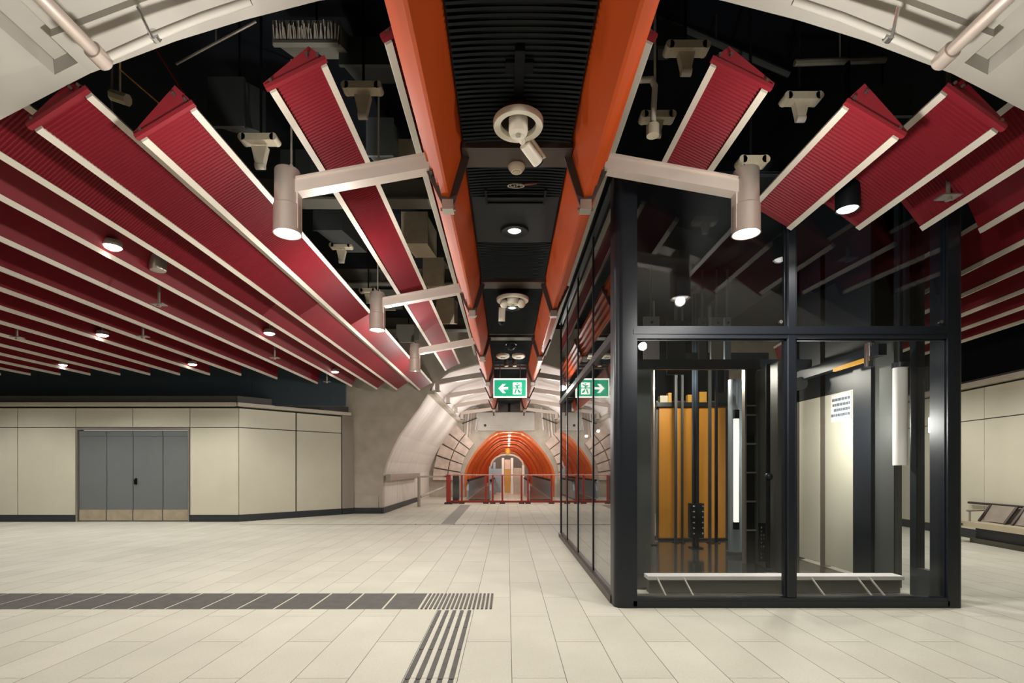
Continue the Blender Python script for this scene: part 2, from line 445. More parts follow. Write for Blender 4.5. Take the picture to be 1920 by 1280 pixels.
# escalators between the railing and the arch
def escalator(x, label):
    t = thing('escalator', label, 'escalator', (x, 26, 0), 'escalators under the orange arch')
    for s in (-1, 1):
        xx = x + s*.55
        b = MB().extr([(xx-.04, 24.6, .1), (xx-.04, 44, .1), (xx-.04, 44, .92), (xx-.04, 25.2, .92), (xx-.04, 24.8, .78), (xx-.04, 24.6, .5)], (.08, 0, 0))
        bo = build('balustrade', b, 'silver', t)
        build('handrail', MB().bar((xx, 24.9, .98), (xx, 44, .98), .1, .08), 'black', bo)
    build('steps', MB().box(x-.5, x+.5, 24.6, 44, .02, .08), 'hoop', t)
escalator(-1.35, 'escalator at the left foot of the orange arch')
escalator(1.6, 'escalator at the right foot of the orange arch')

# ------------------------------------------------------------------ concrete vault overhead (near)
def cv(px, py): return ((px-951)*3.75/F, (880-py)*3.75/F+E)
Lp = [(-700, 640), (-300, 400), (0, 225), (125, 160)]
Bp = [(168, 138), (330, 77), (460, 37), (600, 1), (780, -28), (951, -38)]
Lpx = [cv(*p) for p in Lp]; Bpx = [cv(*p) for p in Bp]
mir = lambda ps: [(2*.1 - x + .0, z) for x, z in ps[::-1]]
left_low = Lpx; crown = Bpx + mir(Bpx)[1:]; right_low = mir(Lpx)
def shell(pts, y0, y1, th, dz=0):
    b = MB(); n = len(pts)
    fr = [Vector((x, y0, z+dz)) for x, z in pts] + [Vector((x*1.01, y0, z+dz+th)) for x, z in pts[::-1]]
    b.extr(fr, (0, y1-y0, 0)); return b
YE = 3.75
cm = MB()
for pts in (left_low, right_low):
    b = shell(pts, -6, YE, .3); cm.add(b.v, b.f)
b = shell(crown, YE-.32, YE, .34); cm.add(b.v, b.f)                    # edge lip
b = shell(crown, -6, YE-.32, .3, .05); cm.add(b.v, b.f)                 # recessed panel behind the lip
for pa, pb in ((Lpx[-1], Bpx[0]), (right_low[0], crown[-1])):           # groove between the two planes
    b = shell([pa, pb] if pa[0] < pb[0] else [pb, pa], YE-.1, YE, .34); cm.add(b.v, b.f)
    b = shell([pa, pb] if pa[0] < pb[0] else [pb, pa], -6, YE-.1, .3, .11); cm.add(b.v, b.f)
struct('ceiling_vault', cm, 'pale')
# black void over the fins
struct('ceiling', MB().box(-24, 14, YE, YP+.1, 6.3, 6.4), 'void')
struct('wall_front_upper', MB().box(-24, 14, YE+.02, YE+.08, 5.25, 6.35), 'void')

# ------------------------------------------------------------------ tunnel axis ceiling: orange V beams, black slat panels, hoops
X0 = .088
HB = .485; HR = .629; HO = .815
ZB_, ZR, ZO = E+2.89, E+2.487, E+2.87
def beam(s, label):
    y0, y1 = 2.0, 22.4
    t = thing('orange_beam', label, 'beam', (X0+s*HR, 4.7, ZR), 'orange V beams beside the black ceiling')
    inner = [(HB, ZB_+.06), (HR-.012, ZR), (HR+.012, ZR), (HR-.0, ZR+.14), (HB+.06, ZB_+.06)]
    build('inner_face', MB().extr([(X0+s*x, y0, z) for x, z in inner], (0, y1-y0, 0)), 'orange', t)
    # outer face in four folded bands with deep grooves between them
    dx, dz = HO-HR-.014, ZO-ZR-.004; dl = math.hypot(dx, dz); nx, nz = dz/dl, -dx/dl
    for k in range(4):
        xa_, xb_ = HR+.014+dx*k/4, HR+.014+dx*(k+1)/4; za_, zb_ = ZR+.004+dz*k/4, ZR+.004+dz*(k+1)/4
        pts = [(xa_, za_+.004), (xb_+.004, za_+.016), (xb_+.004, zb_-.002), (xb_-.03, zb_-.002), (xa_-.03, za_+.03)]
        build('outer_fold', MB().extr([(X0+s*x, y0, z) for x, z in pts], (0, y1-y0, 0)), 'orange', t)
    ip = [(HR+.0, ZR+.035), (HO-.05, ZO), (HO-.065, ZO), (HR-.015, ZR+.05)]
    build('groove_backing', MB().extr([(X0+s*x, y0, z) for x, z in ip], (0, y1-y0, 0)), 'tipred', t)
    return t
beam(-1, 'long orange V-shaped beam on the left of the black ceiling strip')
beam(1, 'long orange V-shaped beam on the right of the black ceiling strip')
HY = [4.7 + 3.25*k for k in range(6)]
ycuts = [2.0] + HY + [22.4]
for k in range(len(ycuts)-1):
    ya, yb = ycuts[k] + (.17 if k else 0), ycuts[k+1] - (.17 if k < len(ycuts)-2 else 0)
    if k == len(ycuts)-2: yb = 22.4
    lab = ['black slatted ceiling panel nearest the viewer, above the big ring fitting', 'black ceiling panel with slot vent and lit downlight, between first and second hoops',
           'black ceiling panel between the second and third hoops', 'black ceiling panel between the third and fourth hoops',
           'black ceiling panel above the green exit sign', 'black ceiling panel beyond the exit sign', 'far dark end panel of the black ceiling strip'][k]
    t = thing('slatted_ceiling', lab, 'slatted ceiling', (X0, ya, ZB_), 'black panels between the orange beams')
    build('backing', MB().box(X0-HB, X0+HB, ya, yb, ZB_+.03, ZB_+.06), 'black', t)
    rngs = {0: [(ya, yb)], 1: [(ya, ya+.55), (6.55, yb)]}.get(k, [(ya, min(yb, ya+2.8))])
    for y0, y1 in rngs:
        sl = MB(); y = y0+.02
        while y < y1:
            # each slat a shallow curved blade
            r0 = []; r1 = []; r2 = []
            for i in range(9):
                x = X0-HB+.012 + (2*HB-.024)*i/8; q = .02*(1-((i-4)/4)**2)
                r0.append(Vector((x, y, ZB_+.004+q))); r1.append(Vector((x, y+.012, ZB_-.006+q))); r2.append(Vector((x, y+.034, ZB_+.03+q*.2)))
            sl.grid([r0, r1, r2]); y += .05
        build('slats', sl, 'slat', t)
    if k == 1:
        fl = MB().box(X0-HB+.02, X0+HB-.02, ya+.57, 6.53, ZB_+.005, ZB_+.03)
        build('plain_plate', fl, 'slat', t)
        s0 = at(910, 376, 5.45); sv = MB()
        for yy in (5.3, 5.42, 5.54): sv.box(X0-.31, X0+.31, yy, yy+.012, ZB_-.012, ZB_+.005)
        sv.box(X0-.32, X0-.3, 5.28, 5.57, ZB_-.014, ZB_+.005).box(X0+.3, X0+.32, 5.28, 5.57, ZB_-.014, ZB_+.005)
        build('slot_vent', sv, 'black', t)
    if k == 0:
        build('cable_cover', MB().box(X0-.035, X0+.035, 3.5, 3.98, ZB_-.03, ZB_+.01).box(X0-.1, X0+.1, 3.62, 3.72, ZB_-.015, ZB_+.01), 'black', t)
    if k == len(ycuts)-2:
        build('end_plate', MB().box(X0-HB, X0+HB, yb-.05, yb, ZR+.02, ZB_+.03), 'fascia', t)
        build('end_cross', MB().box(X0-.05, X0+.05, yb-.07, yb-.05, ZR+.02, ZB_), 'black', t)
for k, y in enumerate(HY):
    t = thing('ceiling_hoop', f'{ordinal(k)} bronze hoop frame strapped round the orange beams', 'frame', (X0, y, ZR), 'hoop frames along the orange beams')
    build('crossbar', MB().extr([(X0-HB-.01, y-.15, ZB_-.03), (X0-HB-.01, y+.15, ZB_-.03), (X0-HB-.01, y+.15, ZB_+.02), (X0-HB-.01, y-.15, ZB_+.02)], (2*HB+.02, 0, 0))
          .box(X0-HB, X0+HB, y-.17, y-.15, ZB_-.045, ZB_+.02), 'hoop', t)
    for s in (-1, 1):
        build('strap', MB().bar((X0+s*(HO+.03), y, ZO-.02), (X0+s*(HR+.02), y, ZR-.05), .07, .025, (0, 1, 0))
              .bar((X0+s*(HR-.02), y, ZR-.05), (X0+s*(HB-.015), y, ZB_-.02), .07, .025, (0, 1, 0)), 'hoop', t)
        c = build('clamp', MB().box(X0+s*HR-.05, X0+s*HR+.05, y-.05, y+.06, ZR-.12, ZR-.03), 'steel', t)
        build('pin', MB().tube((X0+s*HR-.07, y, ZR-.1), (X0+s*HR+.07, y, ZR-.1), .015, 8), 'chrome', c)

# ------------------------------------------------------------------ arms and lamps
def arm_lamp(s, y, lit, label):
    xa = X0 + s*.775; za = E+2.80; xe = X0 + s*2.02; ze = za - .225
    t = thing('bracket_lamp', label, 'lamp', (xa, y, za), 'bracket lamps along the orange beams')
    ar = build('arm', MB().bar((xa, y, za), (xe, y, ze), .12, .12), 'armsteel', t)
    build('flange', MB().bar((xa, y, za+.066), (xe-s*.02, y, ze+.066), .16, .014), 'armsteel', ar)
    build('end_plate', MB().box(xa-.012, xa+.012, y-.1, y+.1, za-.12, za+.12), 'hoop', ar)
    xl_ = xe + s*.085
    build('back_plate', MB().box(xe-.03, xe+.03, y-.05, y+.05, ze-.38, ze+.02), 'armsteel', t)
    hz = E+2.16
    hs = build('lamp_housing', MB().lathe((xl_, y, 0), [(.001, E+2.74), (.108, E+2.74), (.112, E+2.73), (.112, E+2.42), (.122, E+2.41), (.122, hz+.02), (.127, hz), (.118, hz), (.11, hz+.04), (.001, hz+.04)], 40), 'lampsteel', t)
    build('lamp_lens', MB().lathe((xl_, y, hz+.03), [(.001, -.012), (.1, -.008), (.105, .004), (.001, .004)], 28), 'lens' if lit else 'lampwhite', t)
    build('cable_gland', MB().tube((xl_-s*.03, y, E+2.74), (xl_-s*.03, y, E+2.79), .022, 8).tube((xl_-s*.03, y, E+2.785), (xe-s*.03, y, ze+.11), .013, 8), 'chrome', t)
    return (xl_, y, hz)
LP = []
LP.append((arm_lamp(-1, HY[0], True, 'nearest lit cylinder lamp on a beam arm, left of the orange beams'), 1))
LP.append((arm_lamp(1, HY[0], True, 'lit cylinder lamp on a beam arm in front of the lift'), 1))
LP.append((arm_lamp(-1, HY[1], True, 'second cylinder lamp on an arm along the left orange beam'), .6))
LP.append((arm_lamp(-1, HY[2], False, 'third, farthest cylinder lamp on an arm along the left orange beam'), .0))
# ribs carried on legs inside the tunnel vault
for k, y in enumerate([17.75, 20.95, 24.15, 27.35]):
    for s, sd in ((-1, 'left'), (1, 'right')):
        xa = X0+s*.84; xe = XC+s*2.52; za = E+3.3 - .02*k; ze = E+3.02
        t = thing('vault_rib', f'{ordinal(k)} taupe steel rib with a leg on the {sd} ledge of the white vault', 'rib', (xe, y, 4.2), 'steel ribs across the white tunnel vault')
        build('beam', MB().bar((xa, y, za), (xe, y, ze), .16, .17), 'armsteel', t)
        build('leg', MB().box(xe-.07, xe+.07, y-.09, y+.09, 4.2, ze+.06), 'armsteel', t)
        build('hanger', MB().bar((xa, y, za-.02), (X0+s*.8, y, ZO), .08, .05, (0, 1, 0)), 'hoop', t)
        build('foot', MB().box(xe-.11, xe+.11, y-.13, y+.13, 4.2, 4.23), 'trim', t)

# ------------------------------------------------------------------ red fins
def fin(s, b, i, apex, y0, y1, label, corr=None, slope=0.0, cap=True, rods=()):
    """s side; b,i,apex = (x offset from X0, height over the eye) of lower outer edge, inner edge and back edge"""
    B, I, A = [Vector((X0+s*p[0], 0, E+p[1])) for p in (b, i, apex)]
    t = thing('ceiling_fin', label, 'ceiling fin', (B.x + slope*y0, y0, B.z), 'red ceiling fins')
    def P(v, y): return Vector((v.x + slope*y, y, v.z))
    ax = I - B; L = ax.length; ax.normalize()
    nrm = Vector((-ax.z, 0, ax.x)) if s > 0 else Vector((ax.z, 0, -ax.x))
    if nrm.dot(A-B) < 0: nrm = -nrm            # nrm points to the back of the blade
    m0 = B + ax*.055; m1 = I - ax*.05
    ya = y0 + .02
    fb = MB()
    # wedge body (open front, closed by the face)
    body = [m0, m0+nrm*.02, A, m1+nrm*.01, m1]
    fb.grid([[P(v, ya) for v in body[:5]], [P(v, y1) for v in body[:5]]])
    fb.add([P(v, y1) for v in body], [tuple(range(5))])
    if corr:
        rows = []; y = ya; pit = .036
        while y < min(corr, y1):
            rows.append([P(m0, y), P(m1, y)])
            rows.append([P(m0+nrm*.013, y+pit*.22), P(m1+nrm*.013, y+pit*.22)])
            rows.append([P(m0+nrm*.013, y+pit*.78), P(m1+nrm*.013, y+pit*.78)])
            y += pit
        rows.append([P(m0, min(y, y1)), P(m1, min(y, y1))]); rows.append([P(m0, y1), P(m1, y1)])
        fb.grid(rows)
    else:
        fb.grid([[P(m0, ya), P(m1, ya)], [P(m0, y1), P(m1, y1)]])
    build('blade', fb, 'red', t)
    def strip(c, d, w0, w1, name):
        q = [c - d*w0 - nrm*.012, c + d*w1 - nrm*.012, c + d*w1 + nrm*.03, c - d*w0 + nrm*.03]
        build(name, MB().extr([P(v, y0+.03) for v in q], P(Vector(), y1) - P(Vector(), y0+.03)), 'trim', t)
    strip(B, ax, 0, .055, 'edge_trim')
    strip(I, -ax, 0, .05, 'edge_trim')
    if cap:
        q = [B - ax*.012, I + ax*.012, A + ax*.01 + nrm*.01, B + nrm*.05 - ax*.012]
        cp = build('end_cap', MB().extr([P(v, y0-.012) for v in q], P(Vector(), y0+.02)-P(Vector(), y0-.012)).extr([P(v, y0-.03) for v in (B-ax*.012-nrm*.012, I+ax*.012-nrm*.012, I+ax*.012+nrm*.02, B-ax*.012+nrm*.02)], P(Vector(), y0)-P(Vector(), y0-.03)), 'red', t)
        for v in (B + ax*.05 + nrm*.03, I - ax*.03 + nrm*.05, A - nrm*.05 - ax*.03):
            build('bolt', MB().tube(P(v, y0-.035), P(v, y0-.01), .012, 8), 'hoop', cp)
    for yr in rods:
        v = P(A + nrm*.0, yr)
        build('hanger_rod', MB().tube(v - Vector((0,0,.02)), (v.x, v.y, 6.35), .012, 6), 'trim', t)
    return t
k = .95
def R(dx, dy): return (abs(dx))
YN = 3.88
FA = ((2.895, 2.52), (2.475, 2.772), (2.617, 2.903))
FB = ((1.90, 2.878), (1.465, 3.093), (1.594, 3.183))
FC = ((1.02, 3.25), (.72, 3.40), (.80, 3.46))
fin(-1, *FC, YN, 14.6, 'red ceiling fin close beside the left orange beam', corr=7)
fin(-1, *FB, YN, 14.9, 'broad red ceiling fin left of the orange beam, crossed by the nearest lamp arm', corr=9, rods=(6, 10))
fin(-1, *FA, YN+.02, 16.3, 'broad red ceiling fin behind the nearest left cylinder lamp, left of the arm-crossed fin', corr=9, rods=(6, 10))
def tilted(xb, dz, ang, L=.5):
    c, s_ = math.cos(math.radians(ang)), math.sin(math.radians(ang))
    b = (xb, dz); i = (xb - L*c, dz + L*s_); n = (s_, c)
    a = (i[0] + .12*n[0] + .06*c, i[1] + .12*n[1] - .06*s_)
    return b, i, a
lf = [(3.60, 16.2, 33), (4.2, 16.1, 42), (4.84, 15.6, 60), (5.69, 15.1, 73), (6.52, 14.3, 82), (7.24, 13.75, 87)]
lf += [(8.05 + .8*j, 13.7, 89) for j in range(11)]
for j, (xb, yend, ang) in enumerate(lf):
    fin(-1, *tilted(xb, 2.52, ang), YN-.1 if j == 0 else 3.85, yend,
        ('red ceiling fin at top left whose near end is cut by the concrete arch' if j == 0 else f'{ordinal(j+2)} red ceiling fin counted leftwards from the orange beam'),
        corr=(8.5 if j < 2 else None), cap=(j < 2), rods=(7.5, 10.5, 13.2) if j > 1 else ())
# right hand side
fin(1, *FC, YN, 14.6, 'red ceiling fin close beside the right orange beam', corr=7)
fin(1, *FB, YN, 5.25, 'short red ceiling fin right of the orange beam, behind the arm over the lift', corr=5.2)
fin(1, (2.90, 2.52), *FA[1:], YN, 5.38, 'short red ceiling fin ending over the lift front, behind the right arm lamp', corr=5.3)
fin(1, *tilted(3.62-.135, 2.52, 36, .52), 3.8, 5.38, 'short dark red fin with the black pendant lamp hanging in front', corr=5.3, slope=.025)
fin(1, *tilted(4.30-.41, 2.52, 52, .5), 3.8, 5.4, 'short dark red fin over the right corner of the lift, sprinkler below it', corr=5.3, slope=.076)
fin(1, *tilted(4.96-.70, 2.52, 66), 3.8, 5.46, 'short red fin just right of the lift corner post', slope=.129)
for j, (x, y) in enumerate(((5.9, 6.59), (6.66, 7.44), (7.5, 8.37), (8.27, 9.23), (9.03, 10.08))):
    fin(1, *tilted(x - X0 - .129*y, 2.52, 72+3*j), 3.85, [12.5, 12.2, 12.0, 11.8, 11.6][j],
        f'{["topmost", "second", "third", "fourth", "lowest"][j]} red fin running past the right side of the lift', slope=.129, rods=(9, 11))

# ------------------------------------------------------------------ lift enclosure
LX0, LX1, LY0, LY1, LT = 1.166, 4.94, 5.54, 11.5, 4.85
lift = thing('lift_enclosure', 'black framed glass lift enclosure standing on the pale tiles', 'lift', ((LX0+LX1)/2, (LY0+LY1)/2, 0))
def rpost(x0, x1, y0, y1, r, corner):
    # post with one rounded outer corner
    pts = [(x0, y0), (x1, y0), (x1, y1), (x0, y1)]; res = []
    for idx, (x, y) in enumerate(pts):
        if idx == corner:
            sx = 1 if x == x0 else -1; sy = 1 if y == y0 else -1
            cx, cy = x+sx*r, y+sy*r
            a0 = math.atan2(0, -sx); a1 = math.atan2(-sy, 0)
            arc = [(cx - sx*r*math.cos(PI/2*q/6), cy - sy*r*math.sin(PI/2*q/6)) for q in range(7)]
            if idx in (1, 3): arc = arc[::-1]
            res += arc
        else: res.append((x, y))
    return MB().extr([(x, y, 0) for x, y in res], (0, 0, LT))
for nm, b in (('corner_post', rpost(LX0, LX0+.24, LY0, LY0+.24, .09, 0)), ('corner_post', rpost(LX1-.17, LX1, LY0, LY0+.24, .05, 1)),
              ('corner_post', MB().cbox(LX0+.02, LX0+.07, LY1-.06, LY1, 0, LT)), ('corner_post', MB().cbox(LX1-.1, LX1, LY1-.1, LY1, 0, LT))):
    b.sm = True; build(nm, b, 'frame', lift)
xm0, xm1 = (1477-951)*LY0/F, (1494-951)*LY0/F
build('mullion', MB().cbox(xm0, xm1, LY0, LY0+.14, .12, LT, .012), 'frame', lift)
def zf(py): return E + (880-py)*LY0/F
build('bottom_rail', MB().box(LX0+.2, LX1-.15, LY0+.004, LY0+.12, 0, zf(1121)).box(LX0+.2, LX1-.15, LY0-.0, LY0+.02, .02, zf(1127)), 'frame', lift)
build('transom', MB().box(LX0+.2, LX1-.15, LY0+.002, LY0+.12, zf(634), zf(611)).box(LX0+.2, LX1-.15, LY0-.008, LY0+.03, zf(626), zf(617)), 'frame', lift)
build('head_rail', MB().box(LX0+.05, LX1-.05, LY0+.01, LY0+.12, LT-.12, LT), 'frame', lift)
build('roof', MB().box(LX0+.02, LX1-.02, LY0+.1, LY1-.02, LT-.06, LT-.01), 'black', lift)
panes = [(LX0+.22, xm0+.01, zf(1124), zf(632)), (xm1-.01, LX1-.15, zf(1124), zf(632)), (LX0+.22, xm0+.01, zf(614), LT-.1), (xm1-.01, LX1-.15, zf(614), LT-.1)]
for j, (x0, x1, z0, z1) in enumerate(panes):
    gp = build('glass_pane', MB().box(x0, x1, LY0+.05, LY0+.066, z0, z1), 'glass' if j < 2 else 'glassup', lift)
    w = .03
    build('glazing_bead', MB().box(x0, x0+w, LY0+.035, LY0+.05, z0, z1).box(x1-w, x1, LY0+.035, LY0+.05, z0, z1).box(x0, x1, LY0+.035, LY0+.05, z0, z0+w*.7).box(x0, x1, LY0+.035, LY0+.05, z1-w, z1), 'frame', gp)
    for cx, cz in ((x1-.07, z0+.07),):
        if j > 1: build('stud', MB().tube((cx, LY0+.02, cz), (cx, LY0+.05, cz), .02, 10), 'chrome', gp)
# left side: tall panes, thin mullions, sloping-looking transom
ms = [LY0+.24, 6.82, 8.6, 10.2, LY1-.1]
zs = [.07, 2.93, 3.02, LT-.1]
msx = MB()
for y in [(1106-951)]: pass
side_y = [LX0*F/(px-951) for px in (1107, 1079.5, 1060)]
cuts = [LY0+.22] + side_y + [LY1-.06]
for j in range(4):
    for z0, z1 in ((.08, 3.0), (3.0, LT-.08)):
        build('glass_pane', MB().box(LX0+.04, LX0+.055, cuts[j], cuts[j+1], z0, z1), 'glassmirror', lift)
for y in side_y: build('mullion', MB().box(LX0+.028, LX0+.06, y-.018, y+.018, .06, LT), 'frame', lift)
build('side_rail', MB().box(LX0-.012, LX0+.1, LY0+.2, LY1, 0, .09), 'hoop', lift)
build('side_rail', MB().box(LX0+.005, LX0+.08, LY0+.2, LY1, 2.96, 3.05), 'frame', lift)
build('side_rail', MB().box(LX0+.005, LX0+.08, LY0+.2, LY1, LT-.1, LT), 'frame', lift)
# right side: posts, cream landing doors, tube
XR = LX1 - .1
def yr(px): return F*XR/(px-951)
def rpart(nm, pa, pb, z0, z1, m, th=.07):
    y0, y1 = sorted((yr(pa), yr(pb)))
    return build(nm, MB().box(XR, XR+th, y0, y1, z0, z1), m, lift)
rpart('glass_pane', 1778, 1718, .2, LT-.1, 'glassside', .015)
rpart('side_kerb', 1778, 1718, 0, .34, 'plinth')
rpart('jamb', 1718, 1706, 0, LT, 'frame', .1)
rpart('glass_pane', 1706, 1676, .1, LT-.1, 'glassside', .015)
rpart('jamb', 1676, 1603, .02, LT, 'framein', .1)
rpart('jamb', 1640, 1606, .02, LT, 'frame', -.05)
rpart('cream_panel', 1601, 1547, .06, 2.62, 'cream')
rpart('jamb', 1547, 1538, .02, LT, 'steel', .09)
rpart('cream_panel', 1537, 1499, .06, 2.62, 'cream')
rpart('jamb', 1499, 1480, .02, LT, 'framein', .09)
rpart('header', 1603, 1480, 2.62, LT, 'frame', .06)
rpart('header', 1718, 1603, 3.2, LT, 'frame', .06)
build('back_head', MB().box(LX0+.1, LX1-.1, LY1-.06, LY1, 2.95, LT), 'black', lift)
build('back_wall', MB().box(LX0+.1, 1.9+.9, LY1-.06, LY1, 0, 2.95).box(4.62, LX1-.1, LY1-.06, LY1, 0, 2.95), 'framein', lift)
build('notice', MB().box(XR-.012, XR-.004, yr(1598), yr(1560), 2.2, 2.6), 'white', lift)
nt_ = MB()
rngn = random.Random(5)
for r in range(4):
    yy = yr(1598)+.03
    while yy < yr(1562)-.03:
        w = rngn.uniform(.02, .06); nt_.box(XR-.018, XR-.012, yy, yy+w, 2.54-.075*r-.04, 2.54-.075*r); yy += w+.016
build('printing', nt_, 'ink', lift)
build('sill_kerb', MB().box(1.72, 4.76, 6.2, 6.32, .004, .17), 'duct', lift)
build('sill_cap', MB().box(1.7, 4.78, 6.16, 6.36, .17, .215), 'white', lift)
brk = MB()
for x in (1.8, 2.12, 3.65, 4.2, 4.35): brk.bar((x, 6.14, .2), (x+.05, 5.95, .02), .015, .015)
build('kerb_stay', brk, 'trim', lift)
build('pit_floor', MB().box(LX0+.15, LX1-.14, 6.4, LY1-.08, .004, .03), 'wetfloor', lift)
build('front_shelf', MB().box(LX0+.12, LX1-.14, LY0+.14, 6.14, .002, .014), 'duct', lift)
# grey wall strip just inside the left post
build('inner_panel', MB().box(1.36, 1.40, 6.5, 7.6, .03, 3.0), 'framein', lift)
build('inner_panel', MB().box(1.72, 2.02, 7.2, 7.26, .03, 2.9), 'framein', lift)
build('cross_tie', MB().box(1.4, 4.7, 7.9, 7.98, 3.05, 3.2).box(1.4, 4.7, 9.2, 9.28, 3.4, 3.6), 'frame', lift)

# the car at the back with amber panels
YC = 10.75
def xc(px, y=YC): return (px-951)*y/F
car = thing('lift_car', 'amber panelled lift car at the back of the glass enclosure', 'lift car', ((xc(1236)+xc(1360))/2, YC, 0.03))
ed = [1236, 1264, 1270, 1277, 1283, 1297, 1310, 1330, 1336, 1342, 1350, 1361]
for a, b in ((1236, 1264), (1268, 1278), (1280, 1297), (1311, 1329), (1333, 1341), (1345, 1360)):
    build('amber_panel', MB().box(xc(a), xc(b), YC, YC+.05, .06, 2.8), 'amber', car)
build('car_back', MB().box(xc(1232), xc(1364), YC+.06, YC+.1, .04, 2.95), 'framein', car)
build('car_head', MB().box(xc(1230), xc(1366), YC-.1, YC+.1, 2.81, 2.9), 'frame', car)
build('car_floor', MB().box(xc(1230), xc(1366), YC-.15, YC+.1, .035, .07), 'frame', car)
rg = random.Random(11)
for px, w, hh, m in ((1243, .16, .14, 'hanger'), (1254, .07, .2, 'brass'), (1291, .08, .16, 'brass'), (1316, .14, .22, 'brass'), (1352, .2, .2, 'darkduct')):
    build('roof_gear', MB().box(xc(px)-w/2, xc(px)+w/2, YC-.08, YC+.05, 2.9, 2.9+hh), m, car)
# guide rails and ropes in front of the car
for px, w, yy, m, lab in ((1224, .06, 10.0, 'steel', 'slim steel guide rail at the left edge of the amber car'),
                          (1267, .045, 10.3, 'framein', 'thin dark guide rail over the left amber panel'),
                          (1279, .03, 10.3, 'framein', 'second thin dark guide rail over the left amber panels'),
                          (1304, .11, 9.6, 'frame', 'thick black guide post down the middle of the amber car'),
                          (1331, .05, 10.3, 'framein', 'dark guide rail right of the thick black post'),
                          (1343, .045, 10.3, 'frame', 'dark guide rail near the right edge of the amber car')):
    x = xc(px, yy)
    t = thing('guide_rail', lab, 'guide rail', (x, yy, .03), 'lift guide rails')
    build('rail', MB().box(x-w/2, x+w/2, yy-.03, yy+.03, .03, LT-.07).box(x-w/6, x+w/6, yy-.07, yy-.03, .03, LT-.07), m, t)
    build('base_plate', MB().box(x-w, x+w, yy-.1, yy+.08, .03, .05), 'frame', t)
x = xc(1306, 9.4)
t = thing('control_box', 'black control box with glinting studs low on the middle guide post', 'control box', (x, 9.4, .2))
build('box', MB().cbox(x-.13, x+.13, 9.35, 9.5, .25, .88, .02), 'frame', t)
for r in range(6):
    for c in (-.07, .09): build('stud', MB().ball((x+c, 9.345, .33+.1*r), .022, 8, 6), 'chrome', t)
x0, x1 = xc(1366, 8.8), xc(1396, 8.8)
t = thing('silver_column', 'silver blue column right of the amber lift car', 'column', ((x0+x1)/2, 8.8, .03))
b = MB().lathe(((x0+x1)/2, 8.8, 0), [((x1-x0)/2, .03), ((x1-x0)/2, 3.04)], 24); build('shaft', b, 'silver', t)
build('collar', MB().lathe(((x0+x1)/2, 8.8, 0), [((x1-x0)/2+.03, .03), ((x1-x0)/2+.03, .1), ((x1-x0)/2, .11)], 24), 'framein', t)
x = xc(1379, 8.6)
t = thing('strip_light', 'upright white strip light on the silver column', 'strip light', (x, 8.58, .6))
build('tube', MB().box(x-.035, x+.035, 8.55, 8.6, .62, 2.35), 'tubewhite', t)
build('cap', MB().box(x-.04, x+.04, 8.54, 8.61, .5, .62), 'black', t)
build('cap', MB().box(x-.04, x+.04, 8.54, 8.61, 2.35, 2.5), 'black', t)
x0, x1 = xc(1398, 8.0), xc(1418, 8.0)
t = thing('service_ladder', 'narrow dark ladder with pale rungs between silver column and dark partition', 'ladder', (x0, 8.0, .03))
build('back', MB().box(x0, x1, 8.04, 8.1, .03, 3.1), 'black', t)
build('stile', MB().box(x0-.02, x0+.005, 7.98, 8.08, .03, 3.1), 'steel', t)
build('stile', MB().box(x1-.005, x1+.02, 7.98, 8.08, .03, 3.1), 'framein', t)
for z in (.55, 1.0, 1.45, 1.9, 2.35, 2.5): build('rung', MB().tube((x0, 8.0, z), (x1, 8.0, z), .015, 8), 'steel', t)
x0, x1 = xc(1420, 7.6), xc(1468, 7.2)
t = thing('counterweight_partition', 'dark steel partition with a vertical black pipe beside the centre mullion', 'partition', ((x0+x1)/2, 7.3, .03))
build('sheet', MB().extr([(xc(1420, 8.0), 8.0, .03), (xc(1472, 6.9), 6.9, .03), (xc(1472, 6.9)+.04, 6.94, .03), (xc(1420, 8.0)+.04, 8.04, .03)], (0, 0, 3.0)), 'framein', t)
xx, yy = xc(1440, 7.3), 7.3
build('pipe', MB().tube((xx, yy, .1), (xx, yy, 3.0), .03, 12), 'black', t)
build('pipe_joint', MB().ball((xx, yy-.02, 1.4), .055, 12, 8), 'frame', t)
build('shoe', MB().box(xc(1440, 6.9), xc(1478, 6.7), 6.6, 7.0, .03, .1), 'steel', t)
pxx = xc(1424, 7.5)
gr = MB()
for i in range(5):
    for j in range(9):
        if rg.random() < .72: gr.box(pxx+i*.035, pxx+i*.035+.018, 7.46, 7.475, .2+j*.055, .2+j*.055+.03)
build('perforated_plate', MB().box(pxx-.02, pxx+.18, 7.475, 7.5, .16, .72), 'black', t)
build('perforations', gr, 'chrome', t)
# machinery glimpsed above the transom
for px, w, yy, z0, z1, m, lab in ((1222, .25, 8.2, 3.2, 3.95, 'steel', 'steel plate hung behind the transom at the left post'),
                           (1268, .3, 8.6, 3.1, 4.0, 'darkduct', 'dark gear housing behind the upper left pane'),
                           (1318, .12, 8.4, 3.2, 4.0, 'framein', 'grey hanger plate behind the upper left pane'),
                           (1345, .2, 8.4, 3.2, 4.0, 'steel', 'pair-width steel hanger right of the gear housing'),
                           (1365, .1, 8.4, 3.2, 4.0, 'silver', 'slim silver hanger behind the upper left pane')):
    x = xc(px, yy)
    t = thing('roof_hanger', lab, 'hanger', (x, yy, z0), 'lift machinery above the transom')
    build('plate', MB().box(x-w/2, x+w/2, yy, yy+.06, z0, z1), m, t)
    build('rod', MB().tube((x, yy+.03, z1), (x, yy+.03, LT-.06), .02, 8), 'framein', t)
    build('bolt', MB().tube((x, yy-.02, z1-.1), (x, yy, z1-.1), .025, 8), 'chrome', t)
x, yy = (1708-951)*6.0/F, 6.0
t = thing('white_tube', 'white upright tube hanging inside the right side glass of the lift', 'tube', (4.72, yy, 1.5))
